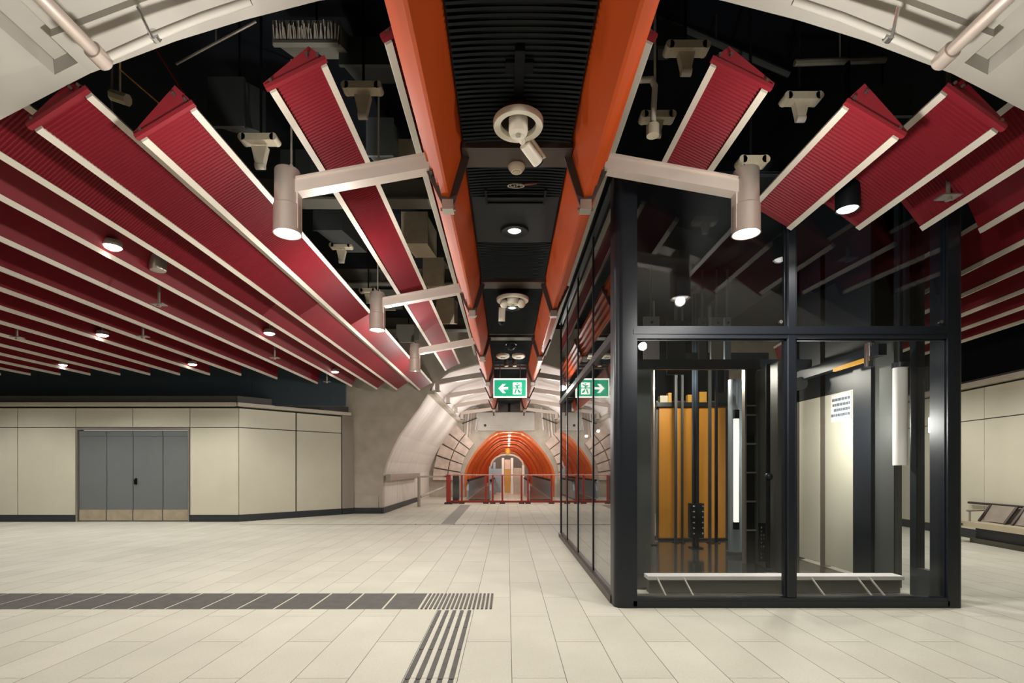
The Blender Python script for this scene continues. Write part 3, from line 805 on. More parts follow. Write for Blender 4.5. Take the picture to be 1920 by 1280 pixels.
build('tube', MB().tube((4.72, 6.15, 1.55), (4.72, 6.15, 2.72), .075, 20), 'white', t)
build('cap', MB().tube((4.72, 6.15, 2.72), (4.72, 6.15, 2.78), .085, 20), 'frame', t)
build('hanger', MB().tube((4.72, 6.15, 2.78), (4.72, 6.15, LT-.06), .025, 8), 'frame', t)
t = thing('door_operator', 'dark door operator bar with small yellow tag above the landing doors', 'door operator', (4.6, 7.4, 2.75))
build('rail', MB().bar((4.62, 6.3, 2.98), (4.66, 8.4, 2.98), .1, .14), 'frame', t)
build('cover', MB().bar((4.58, 6.45, 2.9), (4.6, 7.2, 2.9), .04, .05), 'brass', t)
build('motor', MB().tube((4.6, 8.0, 2.85), (4.6, 8.35, 2.85), .1, 14), 'darkduct', t)
build('spring', MB().tube((4.6, 6.5, 2.8), (4.6, 6.5, 3.1), .06, 12), 'chrome', t)

# ------------------------------------------------------------------ right hand wall and bench
s_ = .129
def W(off, y, z): return Vector((8.71 + s_*y + off, y, z))
def wseg(mb, off0, off1, y0, y1, z0, z1):
    return mb.extr([W(off0, y0, z0), W(off1, y0, z0), W(off1, y1, z0), W(off0, y1, z0)], (0, 0, z1-z0))
wr = MB(); yy = [4.2, 6.0, 7.8, 9.2, 10.85, 12.4, 14.4]
for a, b in zip(yy[:-1], yy[1:]):
    wseg(wr, 0, .1, a+.005, b-.005, .2, 2.56); wseg(wr, 0, .1, a+.005, b-.005, 2.58, 3.24)
struct('wall_right', wr, 'cream')
struct('wall_right_backing', wseg(MB(), .105, .3, 4.2, 14.4, 0, 3.3), 'joint')
struct('baseboard_right', wseg(MB(), -.012, .1, 4.2, 14.4, 0, .195), 'plinth')
struct('trim_7', wseg(MB(), -.16, .3, 4.2, 14.4, 3.28, 3.38), 'trim')
struct('trim_8', wseg(MB(), -.06, .3, 4.2, 14.4, 3.38, 3.44), 'fascia')
struct('wall_right_upper', wseg(MB(), .1, .3, 4.2, 17.4, 3.44, 6.35), 'void')
struct('wall_right_return', MB().box(10.55, 13, 14.45, 14.6, 0, 6.35), 'cream')
bn = thing('bench', 'long steel and timber bench along the cream wall right of the lift', 'bench', W(-.3, 9.5, 0))
build('plinth', wseg(MB(), -.42, -.02, 6.5, 10.55, .1, .33), 'plinth', bn)
build('foot', wseg(MB(), -.5, -.02, 6.5, 10.6, 0, .1), 'duct', bn)
build('seat', wseg(MB(), -.62, -.02, 6.5, 10.65, .36, .43), 'benchseat', bn)
build('seat_edge', wseg(MB(), -.645, -.6, 6.5, 10.67, .33, .44), 'benchseat', bn)
build('top_rail', MB().tube(W(-.06, 6.5, .78), W(-.06, 11.2, .78), .026, 10), 'hoop', bn)
for j, y in enumerate((10.24, 9.45, 8.6)):
    bp = build('backrest', MB().extr([W(-.3, y-.28, .45), W(-.3, y+.3, .45), W(-.1, y+.3, .76), W(-.1, y-.28, .76)], (.03, 0, .02)), 'benchback', bn)
    for dy in (-.3, .32):
        build('back_strut', MB().bar(W(-.34, y+dy, .44), W(-.09, y+dy, .77), .03, .05, (0, 1, 0)), 'hoop', bp)
for y in (10.6, 9.0):
    build('armrest', MB().tube(W(-.5, y, .43), W(-.5, y, .64), .018, 8).tube(W(-.56, y, .65), W(-.22, y, .66), .022, 8), 'steel', bn)
t = thing('end_stand', 'small T-shaped stand beside the lift corner at the end of the bench', 'stand', W(-.62, 10.75, 0))
build('top', MB().box(W(-.62, 10.75, 0).x-.16, W(-.62, 10.75, 0).x+.1, 10.6, 10.9, .36, .39), 'hoop', t)
build('leg', MB().tube(W(-.66, 10.75, 0), W(-.66, 10.75, .36), .035, 10), 'armsteel', t)
build('foot', MB().lathe(W(-.66, 10.75, 0), [(.001, .02), (.07, .02), (.075, 0)], 14), 'hoop', t)

# ------------------------------------------------------------------ railing before the orange arch
ry = 22.5
def rx(px): return (px-951)*ry/F
def rail(x0, x1, posts, label, group='railings before the orange arch'):
    t = thing('railing', label, 'railing', ((x0+x1)/2, ry, 0), group)
    build('top_rail', MB().tube((x0, ry, 1.26), (x1, ry, 1.26), .028, 10), 'pinkglass', t)
    build('kerb', MB().box(x0, x1, ry-.05, ry+.05, .05, .14), 'redpost', t)
    ps = [x0] + posts + [x1]
    for a, b in zip(ps[:-1], ps[1:]):
        build('glass_panel', MB().box(a+.05, b-.05, ry-.01, ry+.01, .18, 1.16), 'railglass', t)
    for x in posts:
        p = build('post', MB().box(x-.04, x+.04, ry-.04, ry+.04, 0, 1.25), 'redpost', t)
        build('foot', MB().box(x-.12, x+.12, ry-.1, ry+.08, 0, .06), 'hoop', p)
rail(rx(840), rx(940), [rx(866), rx(911), rx(924)], 'red framed glass railing on the left of the tunnel approach')
rail(rx(940), rx(1042), [rx(942), rx(978), rx(990), rx(1034)], 'red framed glass railing in the middle of the tunnel approach')
rail(rx(1042), rx(1150), [rx(1064), rx(1100), rx(1138)], 'red framed glass railing seen through the lift side glass')
t = thing('red_pillar', 'stout orange red end pillar of the railing by the left tunnel wall', 'pillar', (rx(843), ry-.2, 0))
build('shaft', MB().cbox(rx(838), rx(846), ry-.3, ry-.1, .08, 1.28, .03), 'redpost', t)
build('foot', MB().box(rx(835), rx(849), ry-.36, ry-.04, 0, .08), 'hoop', t)
t = thing('grey_cabinet', 'narrow grey cabinet just behind the red end pillar', 'cabinet', (rx(853), ry+.4, 0))
build('body', MB().cbox(rx(848), rx(859), ry+.2, ry+.6, 0, 1.3, .02), 'hoop', t)
build('door', MB().box(rx(849), rx(858), ry+.185, ry+.2, .06, 1.24), 'fascia', t)
t = thing('barrier_post', 'slim steel barrier post at the left tunnel wall with a sloping tube', 'barrier', (-3.55, 20.6, 0))
build('post', MB().tube((-3.55, 20.6, 0), (-3.55, 20.6, 1.2), .06, 12), 'steel', t)
build('rail', MB().bar((-4.1, 20.7, 1.2), (-2.6, 22.4, 1.2), .05, .08), 'steel', t)
build('tube', MB().tube((-3.5, 20.7, .4), (-2.7, 22.3, .75), .05, 10), 'conc', t)

# ------------------------------------------------------------------ floor markings
t = thing('paver_band', 'long dark slate paver band crossing the floor at the left', 'paving', (-6, 5.84, 0))
xs = []; x = -.95
pb = None
j = 0
while x > -12:
    build('paver', MB().box(x-.378, x-.012, 5.5, 6.18, .0, .006), 'strip', t); x -= .39; j += 1
build('joints', MB().box(-12.5, -.95, 5.495, 6.185, 0, .003), 'cream', t)
t = thing('tactile_grid', 'short striped tactile grid ending the dark paver band', 'tactile paving', (-.56, 5.84, 0))
for j in range(17):
    x = -.935 + j*.0465
    build('bar', MB().cbox(x, x+.024, 5.5, 6.18, 0, .008, .006), 'bar', t)
t = thing('tactile_guide', 'five dark guide bars running from the striped grid towards the viewer', 'tactile paving', (-.55, 4.5, 0))
for j in range(5):
    x = -.735 + j*.079
    y = 5.44
    bb_ = MB()
    while y > 1.5:
        bb_.cbox(x, x+.036, y-.585, y, 0, .007, .006); y -= .6
    build('bar', bb_, 'strip', t)
t = thing('drain_channel', 'thin dark drain line crossing the floor before the tunnel', 'drain', (-3, 13.95, 0))
build('channel', MB().extr([(-7.3, 13.93, 0), (2.9, 13.9, 0), (2.9, 14.02, 0), (-7.3, 13.96, 0)], (0, 0, .004)), 'duct', t)
gm = MB()
for px in (778, 805, 850, 868, 892, 915, 935): gm.box((px-951)*13.96/F, (px-951)*13.96/F+.03, 13.91, 14.02, .004, .008)
build('cover_joint', gm, 'joint', t)
t = thing('grey_path_strip', 'grey tactile strip leading from the drain line to the railing', 'tactile paving', (-1.7, 18, 0))
build('strip', MB().extr([(-1.83, 14.1, 0), (-1.46, 14.1, 0), (-1.55, 21.6, 0), (-1.98, 21.6, 0)], (0, 0, .005)), 'pathgrey', t)

# ------------------------------------------------------------------ fittings on the black strip
def ring_fitting(x, y, r, label, lit=False, cam=True):
    z = ZB_
    t = thing('ring_fitting', label, 'ceiling fitting', (x, y, z), 'ring fittings on the black ceiling strip')
    build('dome', MB().lathe((x, y, z), [(.001, .0), (r*.5, .0), (r*.62, -.03), (r*.8, -.1), (r*.82, -.12)], 32), 'hoop', t)
    build('ring', MB().lathe((x, y, z), [(r*.7, -.12), (r, -.12), (r, -.15), (r*.97, -.165), (r*.72, -.16), (r*.7, -.15), (r*.7, -.12)], 40), 'lampwhite', t)
    build('core', MB().lathe((x, y, z), [(r*.38, -.1), (r*.38, -.2), (r*.34, -.22), (.001, -.22)], 28), 'lampwhite', t)
    build('boss', MB().lathe((x, y, z), [(r*.1, -.22), (r*.1, -.235), (.001, -.235)], 16), 'steel', t)
    return t
ring_fitting(X0, 4.08, .2, 'large pale ring ceiling fitting on the near black panel')
y = 4.28; x = X0+.04; z = ZB_-.14
t = thing('bullet_camera', 'white bullet security camera beside the large ceiling ring', 'camera', (x, y, z))
build('stem', MB().tube((X0, 4.1, ZB_-.2), (x, y-.02, z-.02), .028, 10), 'lampwhite', t)
d = Vector((.55, .62, -.34)).normalized(); c0 = Vector((x+.02, y, z-.03))
build('body', MB().tube(c0, c0+d*.19, .05, 16), 'lampwhite', t)
build('sunshield', MB().bar(c0 - d*.02 + Vector((0,0,.05)), c0 + d*.23 + Vector((0,0,.05)), .12, .012, (0, 0, 1)), 'lampwhite', t)
build('lens', MB().tube(c0+d*.19, c0+d*.205, .045, 16), 'black', t)
t = thing('round_detector', 'small round cream detector just past the first hoop', 'detector', (X0, 4.83, ZB_))
build('body', MB().lathe((X0, 4.83, ZB_), [(.001, -.085), (.05, -.085), (.078, -.05), (.08, -.03), (.08, 0)], 28), 'lampwhite', t)
build('cap', MB().lathe((X0, 4.83, ZB_), [(.001, -.095), (.035, -.092), (.04, -.085)], 20), 'hanger', t)
# oval plate with letters
def text_mesh(txt, size):
    cu = bpy.data.curves.new('lettering', 'FONT'); cu.body = txt; cu.size = size; cu.align_x = 'CENTER'; cu.align_y = 'CENTER'; cu.extrude = .003
    ob = bpy.data.objects.new('lettering', cu); COL.objects.link(ob)
    bpy.context.view_layer.update()
    me = bpy.data.meshes.new_from_object(ob.evaluated_get(bpy.context.evaluated_depsgraph_get()))
    bpy.data.objects.remove(ob)
    return me
t = thing('oval_badge', 'little oval badge lettered GH before the slot vent', 'badge', (X0, 5.2, ZB_))
build('ring', MB().lathe((0, 0, 0), [(.058, -.008), (.07, -.008), (.07, -.014), (.058, -.014), (.058, -.008)], 28), 'mark', t, Vector((0, 0, 0)))
for o in t.children: o.scale = (1.25, .62, 1)
lm = text_mesh('GH', .085); lm.materials.append(M['mark'])
lo = bpy.data.objects.new('lettering', lm); COL.objects.link(lo); lo.parent = t; lo.location = (0, 0, -.006); lo.rotation_euler = (PI, 0, 0); lo.scale = (1, 1.1, 1)
build('tail', MB().extr([(.08, -.03, -.004), (.21, -.045, -.004), (.21, -.03, -.004), (.08, -.0, -.004)], (0, 0, -.006)), 'tipred', t, Vector((0,0,0)))
def downlight(x, y, z, r, label, group, m_ring='slat', lit=True):
    t = thing('downlight', label, 'downlight', (x, y, z), group)
    build('trim_ring', MB().lathe((x, y, z), [(r*.45, 0), (r*.5, -.012), (r*.95, -.022), (r, -.01), (r, 0)], 32), m_ring, t)
    build('lens', MB().lathe((x, y, z), [(.001, -.004), (r*.42, -.004), (r*.46, 0)], 24), 'lens' if lit else 'lampwhite', t)
    return t
SPOTS = []
downlight(X0, 6.2, ZB_, .17, 'lit round downlight behind the slot vent in the black strip', 'downlights in the black strip'); SPOTS.append((X0, 6.2, ZB_-.03))
ring_fitting(X0, 8.3, .26, 'second wide ring fitting with two heads, past the second hoop')
for dx in (-.14, .14): build('head', MB().ball((X0+dx, 8.3, ZB_-.2), .07, 14, 8), 'lampwhite', [o for o in COL.objects if o.name.startswith('ring_fitting')][-1])
t = thing('dome_camera', 'pale hanging camera under the second ring fitting', 'camera', (X0-.17, 8.55, ZB_-.2))
build('stem', MB().tube((X0-.17, 8.5, ZB_+.03), (X0-.17, 8.5, ZB_-.2), .02, 8), 'hoop', t)
build('body', MB().tube((X0-.17, 8.5, ZB_-.2), (X0-.18, 8.55, ZB_-.42), .055, 14), 'lampwhite', t)
build('lens', MB().ball((X0-.18, 8.55, ZB_-.43), .05, 12, 8), 'black', t)
downlight(X0, 9.15, ZB_, .15, 'lit round downlight beyond the second ring fitting', 'downlights in the black strip'); SPOTS.append((X0, 9.15, ZB_-.03))
t = thing('dome_detector', 'shiny black dome detector on the black strip beyond the third hoop', 'detector', (X0, 11.75, ZB_))
build('dome', MB().ball((X0, 11.75, ZB_-.04), .11, 20, 12), 'slat', t); build('collar', MB().lathe((X0, 11.75, ZB_), [(.13, 0), (.13, -.03), (.1, -.035)], 24), 'chrome', t)
for dx, lab in ((-.2, 'left'), (.2, 'right')):
    t = thing('oval_speaker', f'{lab} pale oval ceiling speaker before the exit sign', 'speaker', (X0+dx, 13.0, ZB_), 'oval speakers before the exit sign')
    o = build('grille', MB().lathe((0, 0, 0), [(.001, -.05), (.1, -.05), (.12, -.03), (.12, .035)], 24), 'lampwhite', t, Vector((0,0,0))); o.scale = (1.4, 1.9, 1)
    o2 = build('badge', MB().box(-.06, .06, -.02, .02, -.058, -.05), 'joint', t, Vector((0,0,0)))
    t = thing('small_spotlight', f'{lab} one of the small twin spotlights just above the exit sign', 'spotlight', (X0+dx*.55, 13.5, ZB_), 'small twin spotlights before the exit sign')
    build('can', MB().tube((X0+dx*.55, 13.5, ZB_), (X0+dx*.55, 13.5, ZB_-.16), .06, 16), 'hoop', t)
    build('lens', MB().tube((X0+dx*.55, 13.5, ZB_-.16), (X0+dx*.55, 13.5, ZB_-.17), .05, 16), 'lampwhite', t)
# the exit sign
YS = 14.0
q0, q1 = at(925, 745, YS), at(988, 709, YS)
sx0, sz0, sx1, sz1 = q0.x, q0.z, q1.x, q1.z
sg = thing('exit_sign', 'green emergency exit sign with white left arrow hung under the black ceiling strip', 'exit sign', ((sx0+sx1)/2, YS, sz0))
build('case', MB().box(sx0, sx1, YS, YS+.08, sz0, sz1), 'signwhite', sg)
build('face', MB().box(sx0+.03, sx1-.03, YS-.008, YS, sz0+.035, sz1-.045), 'green', sg)
ww, hh = sx1-sx0, sz1-sz0
def spoly(pts, name):
    mb = MB()
    for pl in pts: mb.extr([(sx0+u*ww, YS-.016, sz0+v*hh) for u, v in pl], (0, .008, 0))
    return mb
ac = (.29, .47)
arrow = [[(.15,.47),(.28,.71),(.37,.71),(.25,.47)], [(.15,.47),(.25,.47),(.37,.23),(.28,.23)], [(.24,.53),(.44,.55),(.44,.42),(.24,.41)]]
build('arrow', spoly(arrow, 'arrow'), 'signwhite', sg)
build('pictogram_panel', spoly([[(.58,.16),(.84,.16),(.84,.47),(.58,.47)], [(.58,.52),(.84,.52),(.84,.78),(.58,.78)]], 'p'), 'signwhite', sg)
man = [[(.69,.68),(.73,.68),(.73,.74),(.69,.74)], [(.66,.56),(.76,.6),(.75,.66),(.66,.62)], [(.62,.6),(.67,.56),(.69,.6),(.64,.64)], [(.76,.6),(.81,.66),(.8,.7),(.74,.65)], [(.69,.44),(.73,.44),(.74,.58),(.68,.58)],
       [(.62,.2),(.66,.2),(.7,.42),(.66,.44)], [(.72,.44),(.8,.34),(.82,.24),(.76,.24),(.72,.34)]]
mbm = MB()
for pl in man: mbm.extr([(sx0+u*ww, YS-.022, sz0+v*hh) for u, v in pl], (0, .006, 0))
build('running_figure', mbm, 'green', sg)
for u in (.2, .8): build('hanging_rod', MB().tube((sx0+u*ww, YS+.04, sz1), (sx0+u*ww, YS+.04, ZB_+.03), .012, 8), 'hoop', sg)

# ------------------------------------------------------------------ small ceiling fittings among the fins
def place(px, py, h): y = F*(h)/(880-py); return Vector(((px-951)*y/F, y, E+h))
dls = [(210, 463, 'bright lit downlight between red fins at far left, highest of the left group'), (505, 625, 'lit downlight between fins above the dark wall, right of centre of the left group'),
       (192, 628, 'lit downlight at the left among the thin far fins'), (361, 683, 'small lit downlight near the fin ends over the grey door'),
       (628, 697, 'small lit downlight nearest the concrete portal'), (4, 662, 'small lit downlight at the extreme left edge'), (117, 684, 'small lit downlight near the fin ends at far left'),
       ]
for j, (px, py, lab) in enumerate(dls):
    p = place(px, py, 2.62)
    t = thing('downlight', lab, 'downlight', p, 'downlights between the left fins')
    build('can', MB().tube(p, p+Vector((0, 0, .07)), .1, 20).tube(p+Vector((0,0,.07)), (p.x, p.y, 6.35), .012, 6), 'lampsteel', t)
    build('lens', MB().lathe(p, [(.001, -.03), (.07, -.024), (.1, 0)], 24), 'lens', t)
    SPOTS.append((p.x, p.y, p.z-.05))
p = place(296, 506, 2.62)
t = thing('unlit_downlight', 'unlit grey downlight disc right of the bright left downlight', 'downlight', p)
build('disc', MB().lathe(p, [(.001, -.01), (.09, -.01), (.1, .01), (.1, .2), (.001, .2)], 24), 'steel', t)
build('rod', MB().tube(p+Vector((0,0,.2)), (p.x, p.y, 6.35), .012, 6), 'black', t)
for px, py, lab in ((298, 570, 'nearest pendent sprinkler with flat plate among left fins'), (268, 630, 'pendent sprinkler below the second row of left fins'), (32, 632, 'pendent sprinkler at the far left edge of the fins'),
                    (515, 670, 'pendent sprinkler near the steel post end of the panel wall'), (613, 715, 'thin pendent sprinkler rod closest to the concrete portal'), (1778, 368, 'grey pendent sprinkler with square plate, right of the black pendant lamp')):
    h = 2.42 if px < 700 else 2.60
    p = place(px, py, h)
    t = thing('sprinkler', lab, 'sprinkler', p, 'pendent sprinklers among the fins')
    build('pipe', MB().tube(p, (p.x, p.y, 6.35), .018, 8), 'steel', t)
    build('deflector', MB().box(p.x-.09, p.x+.09, p.y-.06, p.y+.06, p.z-.012, p.z).tube(p-Vector((0,0,.04)), p, .03, 8), 'steel', t)
p = at(1589, 392, 5.0)
t = thing('pendant_lamp', 'lit black cylinder pendant lamp hanging before the short dark red fin', 'lamp', p)
build('housing', MB().lathe(p, [(.001, .25), (.09, .25), (.105, .23), (.105, 0), (.1, -.01), (.09, 0), (.085, .04), (.001, .04)], 32), 'black', t)
build('stem', MB().tube(p+Vector((0,0,.25)), (p.x, p.y, 6.35), .025, 10), 'black', t)
build('lens', MB().lathe(p, [(.001, -.015), (.08, -.008), (.095, .01)], 24), 'lens', t)
SPOTS.append((p.x, p.y, p.z-.06))
# hangers, ducts and rods in the void
def hanger(px, py, y, w, label, flip=1):
    p = at(px, py, y)
    t = thing('hanger_bracket', label, 'bracket', p, 'cream hanger brackets in the ceiling void')
    build('channel', MB().bar(p+Vector((-w*.5, 0, .1*w*flip)), p+Vector((w*.5, 0, -.1*w*flip*-1)), .12, .07, (0, 0, 1)).tube(p+Vector((-w*.5, -.06, .1*w*flip)), p+Vector((-w*.5, .06, .1*w*flip)), .04, 10).tube(p+Vector((w*.5, -.06, .1*w*flip)), p+Vector((w*.5, .06, .1*w*flip)), .04, 10), 'hanger', t)
    build('gusset', MB().extr([p+Vector((-w*.25, -.02, -.04)), p+Vector((w*.25, -.02, -.04)), p+Vector((w*.12, -.02, -w*.7)), p+Vector((-w*.12, -.02, -w*.7))], (0, .07, 0)), 'hanger', t)
    build('nose', MB().tube(p+Vector((-w*.14, .01, -w*.72)), p+Vector((w*.14, .01, -w*.72)), w*.11, 12), 'trim', t)
    build('drop_rod', MB().tube(p+Vector((0, .03, 0)), (p.x, p.y+.03, 6.35), .014, 6), 'black', t)
for px, py, y, w, lab, fl in ((680, 172, 5.2, .33, 'cream hanger bracket left of the orange beam, above the nearest lamp arm', 1), (487, 268, 5.4, .33, 'cream hanger bracket above the nearest left lamp', 1),
                         (640, 465, 8.5, .3, 'cream hanger bracket in the gap beyond the nearest left lamp', 1), (690, 548, 9.6, .25, 'small cream hanger bracket beside the second left lamp', 1),
                         (1287, 85, 4.7, .33, 'large cream hanger bracket right of the orange beam by the short fin', -1), (1232, 215, 5.2, .28, 'cream hanger bracket with a bent pipe, over the right lamp arm', -1),
                         (1502, 180, 5.0, .3, 'cream hanger bracket between the two short right fins', -1), (1410, 300, 5.0, .22, 'small cream hanger bracket behind the right arm lamp', -1)):
    hanger(px, py, y, w, lab, fl)
def ductbox(px0, py0, px1, py1, y, dep, m, label):
    a, b = at(px0, py1, y), at(px1, py0, y)
    t = thing('duct_box', label, 'duct', ((a.x+b.x)/2, y, a.z), 'ducts in the ceiling void')
    build('body', MB().extr([(a.x, y, a.z), (b.x, y, a.z), (b.x, y, b.z), (a.x, y, b.z)], (0, dep, .25)), m, t)
    build('flange', MB().box(a.x-.02, b.x+.02, y-.02, y+.02, a.z-.02, b.z+.02), m, t)
    build('drop_rod', MB().tube(((a.x+b.x)/2, y+dep/2, b.z), ((a.x+b.x)/2, y+dep/2, 6.35), .012, 6), 'black', t)
for args in ((395, 150, 455, 235, 5.2, .5, 'darkduct', 'dark boxy duct hung left of the first broad fin'), (530, 285, 580, 330, 6.2, .9, 'darkduct', 'dark duct behind the nearest left lamp arm'),
             (690, 225, 735, 290, 6.4, .8, 'silver', 'pale grey duct box left of the orange beam behind the nearest arm'), (735, 265, 785, 300, 6.8, .6, 'hanger', 'cream duct box tucked against the left fin by the beam'),
             (755, 400, 800, 455, 8.4, 1.2, 'hanger', 'pale grey duct box beyond the nearest left arm'), (795, 485, 830, 535, 10.0, 1.0, 'hanger', 'pale duct box above the second left arm'),
             (820, 560, 850, 605, 11.5, 1.0, 'hanger', 'pale duct box between second and third left arms'), (590, 380, 640, 430, 7.6, 1.4, 'darkduct', 'long dark duct seen through the gap right of the nearest left lamp'),
             (700, 545, 740, 580, 10.4, .8, 'duct', 'grey duct end beside the second left lamp'), (745, 610, 775, 640, 11.8, .8, 'duct', 'grey duct end beside the third left lamp'),
             (516, 45, 636, 82, 5.0, .5, 'duct', 'ribbed pale duct high in the dark void left of the beam'), (640, 75, 735, 120, 5.3, .6, 'darkduct', 'dull dark duct high beside the left orange beam'),
             (1200, 55, 1280, 85, 5.2, .5, 'darkduct', 'dull dark duct high beside the right orange beam'), (1655, 165, 1705, 215, 4.9, .35, 'darkduct', 'shiny dark drum duct above the right fins')):
    ductbox(*args)
rb = MB(); rng = random.Random(9)
a, b = at(516, 45, 4.98), at(636, 82, 4.98)
t = thing('foil_fringe', 'crinkled silver fringe along the high ribbed duct in the dark void', 'fringe', ((a.x+b.x)/2, 4.96, b.z))
for i in range(44):
    x = a.x + (b.x-a.x)*(i+.5)/44; h = rng.uniform(.5, 1.0)*(a.z-b.z)
    rb.bar((x, 4.95, b.z), (x+rng.uniform(-.02, .02), 4.93, b.z+h), .008, .008, (0, 1, 0))
build('strands', rb, 'trim', t)
build('holder', MB().box(a.x, b.x, 4.93, 4.975, b.z-.03, b.z), 'duct', t)
def rodline(p, q, r, m, nm, label, cat, group):
    mb = MB().tube(p, q, r, 8)
    if r > .01: mb.tube((p+q)/2, ((p+q)/2).xy.to_3d() + Vector((0, 0, 6.35)), .008, 6)
    else: mb.tube(p, p.xy.to_3d() + Vector((0, 0, 6.35)), r, 6)
    t = tag(build(nm, mb, m, None, Vector(p)), label, cat, group)
for px0, py0, px1, py1, y, r, m, lab in ((1205, 20, 1480, 140, 5.4, .03, 'darkduct', 'long dark curved service pipe over the right fins'), (1490, 118, 1660, 112, 5.0, .03, 'duct', 'pale level pipe high in the dark void at right'),
                               (480, 40, 330, 120, 5.0, .012, 'steel', 'thin slanting rod high in the dark void at left'), (210, 178, 240, 188, 4.6, .05, 'hanger', 'short cream pipe stub high at left beside the concrete arch'),
                               (272, 60, 345, 175, 4.4, .008, 'tipred', 'thin rusty cable running to the second broad fin'), (225, 130, 300, 195, 4.4, .006, 'brass', 'thin tan cable beside the rusty one')):
    rodline(at(px0, py0, y), at(px1, py1, y), r, m, 'service_pipe' if r > .01 else 'cable', lab, 'pipe' if r > .01 else 'cable', 'pipes and cables in the void')
t = thing('bent_pipe', 'white bent pipe hanging between the right orange beam and first short fin', 'pipe', at(1225, 150, 4.9))
pts = [at(1195, 150, 4.9), at(1222, 149, 4.9), at(1228, 162, 4.9), at(1224, 235, 4.9)]
mb = MB()
for p, q in zip(pts[:-1], pts[1:]): mb.tube(p, q, .028, 10)
for p in pts[1:3]: mb.ball(p, .03, 10, 8)
mb.tube(pts[2], (pts[2].x, pts[2].y, 6.35), .012, 6)
build('pipe', mb, 'trim', t); build('nozzle', MB().tube(pts[-1], pts[-1]-Vector((0,0,.1)), .06, 12), 'hanger', t)
# cross beams of the void, seen through the gaps
for j, (y, z) in enumerate(((7.2, 5.4), (10.4, 5.4), (13.4, 5.3))):
    t = thing('void_beam', f'{["near", "middle", "far"][j]} grey olive cross beam glimpsed above the fins', 'beam', (0, y, z), 'cross beams in the ceiling void')
    build('web', MB().box(-4.2, -.95, y-.06, y+.06, z-.15, z+.15), 'duct', t)
    build('flange', MB().box(-4.2, -.95, y-.14, y+.14, z-.17, z-.14), 'duct', t)
    build('drop_rod', MB().tube((-2.2, y, z+.15), (-2.2, y, 6.35), .02, 8), 'black', t)

# pipes on the concrete vault
def vault_pipe(s, label):
    def VP(px, py, y, dz=-.06):
        x, z = (px-951)*y/F, E+(880-py)*y/F
        return Vector((x, y, z+dz)) if s < 0 else Vector((.2-x, y, z+dz))
    e = VP(186, 92, 3.42, -.05)
    t = thing('vault_pipe', label, 'pipe', e, 'white pipes on the concrete vault')
    build('pipe', MB().tube(e, e+Vector((0, -3.6, 0)), .042, 16), 'lampsteel', t)
    f = VP(600, -30, 3.5, -.05)
    cr = [Vector((x if s < 0 else .2-x, 3.46, z-.02)) for x, z in [((px-951)*3.46/F, E+(880-py)*3.46/F) for px, py in ((196, 104), (290, 62), (380, 26), (470, -4))]]
    mb = MB()
    for p, q in zip(cr[:-1], cr[1:]): mb.tube(p, q, .026, 12)
    build('branch', mb, 'pale', t)
    build('elbow', MB().tube(e+Vector((0,-.06,0)), e+Vector((0,.05,0)), .056, 16).tube(e, cr[0], .045, 14).ball(e+Vector((0,.03,0)), .055, 14, 10), 'lampsteel', t)
    c = cr[1]
    build('strap', MB().tube(c+Vector((0, -.02, -.03)), c+Vector((-.03, -.12, .09)), .011, 8).tube(c-Vector((0, .02, 0)), c+Vector((0, .02, 0)), .037, 12), 'chrome', t)
vault_pipe(-1, 'white pipe with elbow on the concrete vault, top left corner')
vault_pipe(1, 'white pipe with elbow on the concrete vault, top right corner')

# ------------------------------------------------------------------ the hall behind the viewer
struct('ceiling_rear', MB().box(-24, 14, -9, YE-.02, 6.3, 6.4), 'void')
struct('wall_rear', MB().box(-24, 16, -9, -8.8, 0, 6.3), 'cream')
struct('wall_right_rear', wseg(MB(), 0, .1, -8.8, 4.19, 0, 6.3), 'cream')
struct('wall_left_rear', MB().box(-22.3, -22.1, -8.8, 15.3, 0, 6.3), 'cream')

# ------------------------------------------------------------------ lights
def spot(x, y, z, power, size=130, blend=.6, r=.06, col=(1, .965, .91), rot=(0, 0, 0)):
    l = bpy.data.lights.new('lamp_or_fill_light', 'SPOT'); l.energy = power; l.spot_size = math.radians(size); l.spot_blend = blend
    l.shadow_soft_size = r; l.color = col
    o = bpy.data.objects.new('lamp_or_fill_light', l); o.location = (x, y, z); o.rotation_euler = rot; COL.objects.link(o); return o
def point(x, y, z, power, r=.1, col=(1, .965, .91)):
    l = bpy.data.lights.new('lamp_or_fill_light', 'POINT'); l.energy = power; l.shadow_soft_size = r; l.color = col
    o = bpy.data.objects.new('lamp_or_fill_light', l); o.location = (x, y, z); COL.objects.link(o); return o
for (x, y, z), kx in LP:
    if kx: spot(x, y, z-.03, 140*kx, 150)
for x, y, z in SPOTS: spot(x, y, z, 95)
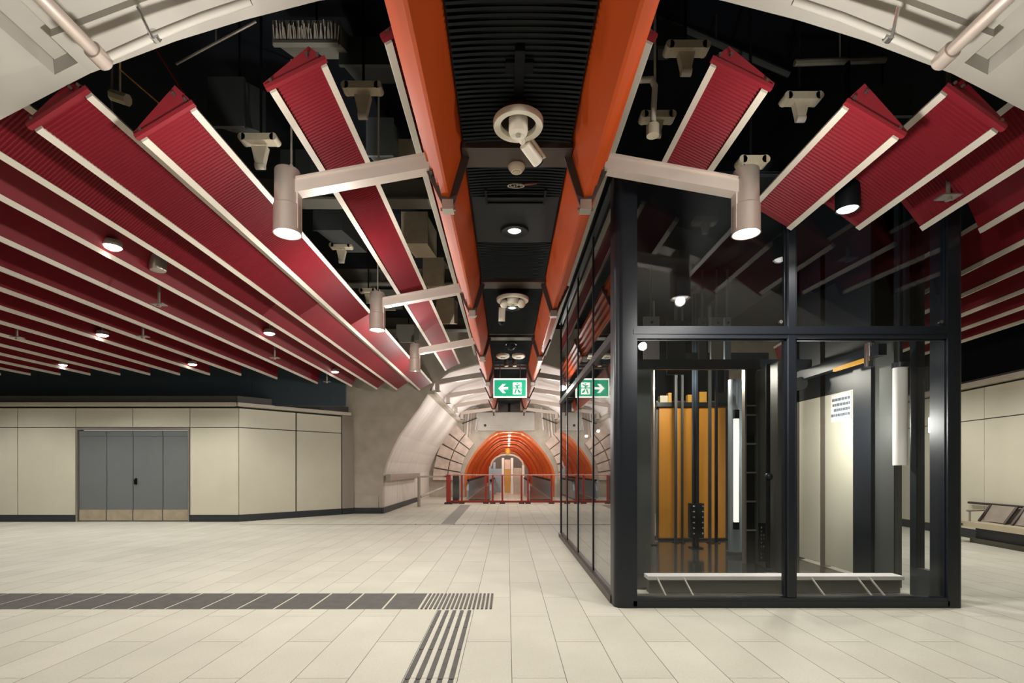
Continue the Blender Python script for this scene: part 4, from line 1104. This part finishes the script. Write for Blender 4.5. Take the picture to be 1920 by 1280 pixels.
# fill spots added behind the viewer and over the hall, without fittings
for x in (-11, -7, -3, 1, 5): spot(x, -1.5, 4.2, 200, 125, .8, .15)
for x in (-16, -12, -8.5, -5.2): spot(x, 6.5, 3.95, 130, 128, .8, .12)
for x in (-17, -13.5, -10, -7): spot(x, 12.4, 3.95, 190, 150, .6, .12)
for x, y in ((7.3, 6.5), (7.9, 9.2), (8.3, 12.0)): spot(x, y, 3.9, 215, 150, .7, .12)
# fill points added in open air beside the orange beams, brightening beams and fins
for y in (3.3, 6.4, 9.6, 12.8): point(X0-2.0, y, 3.4, 92, .06)
point(X0+2.0, 3.3, 3.4, 92, .06); point(X0+.9, 13.2, 3.6, 50, .06)
# tunnel beyond the portal
for y in (18.9, 22.6, 26):
    for dx in (-1.7, 1.7): point(XC+dx, y, 3.2, 68, .05, (1, .95, .91))  # added fill for the vault, no fittings there
for y in (29.5, 34, 39, 45, 52, 60): point(XO, y, 2.7, 70, .05, (1, .88, .72))
# added fill inside the lift, brightens the car and cream panels
point(3.2, 9.4, 3.2, 110, .1, (1, .93, .8)); point(4.0, 6.9, 2.1, 85, .1, (1, .96, .9))

w = bpy.data.worlds.new('ambient'); sc.world = w; w.use_nodes = True
bg = w.node_tree.nodes['Background']; bg.inputs['Color'].default_value = (1.0, .96, .9, 1); bg.inputs['Strength'].default_value = .4

# ------------------------------------------------------------------ camera and view
cd = bpy.data.cameras.new('camera'); cam = bpy.data.objects.new('camera', cd); COL.objects.link(cam)
cam.location = (0, 0, E); cam.rotation_euler = (PI/2, 0, 0)
cd.lens = 18; cd.sensor_width = 36; cd.sensor_fit = 'HORIZONTAL'
cd.shift_x = 9/1920; cd.shift_y = 240/1920; cd.clip_start = .05; cd.clip_end = 300
sc.camera = cam
sc.view_settings.view_transform = 'Standard'; sc.view_settings.look = 'None'
sc.view_settings.exposure = 0.0; sc.view_settings.gamma = 1.0; sc.view_settings.use_curve_mapping = False
sc.cycles.use_denoising = True
sc.cycles.max_bounces = 10; sc.cycles.transparent_max_bounces = 24
sc.cycles.sample_clamp_indirect = 6.0
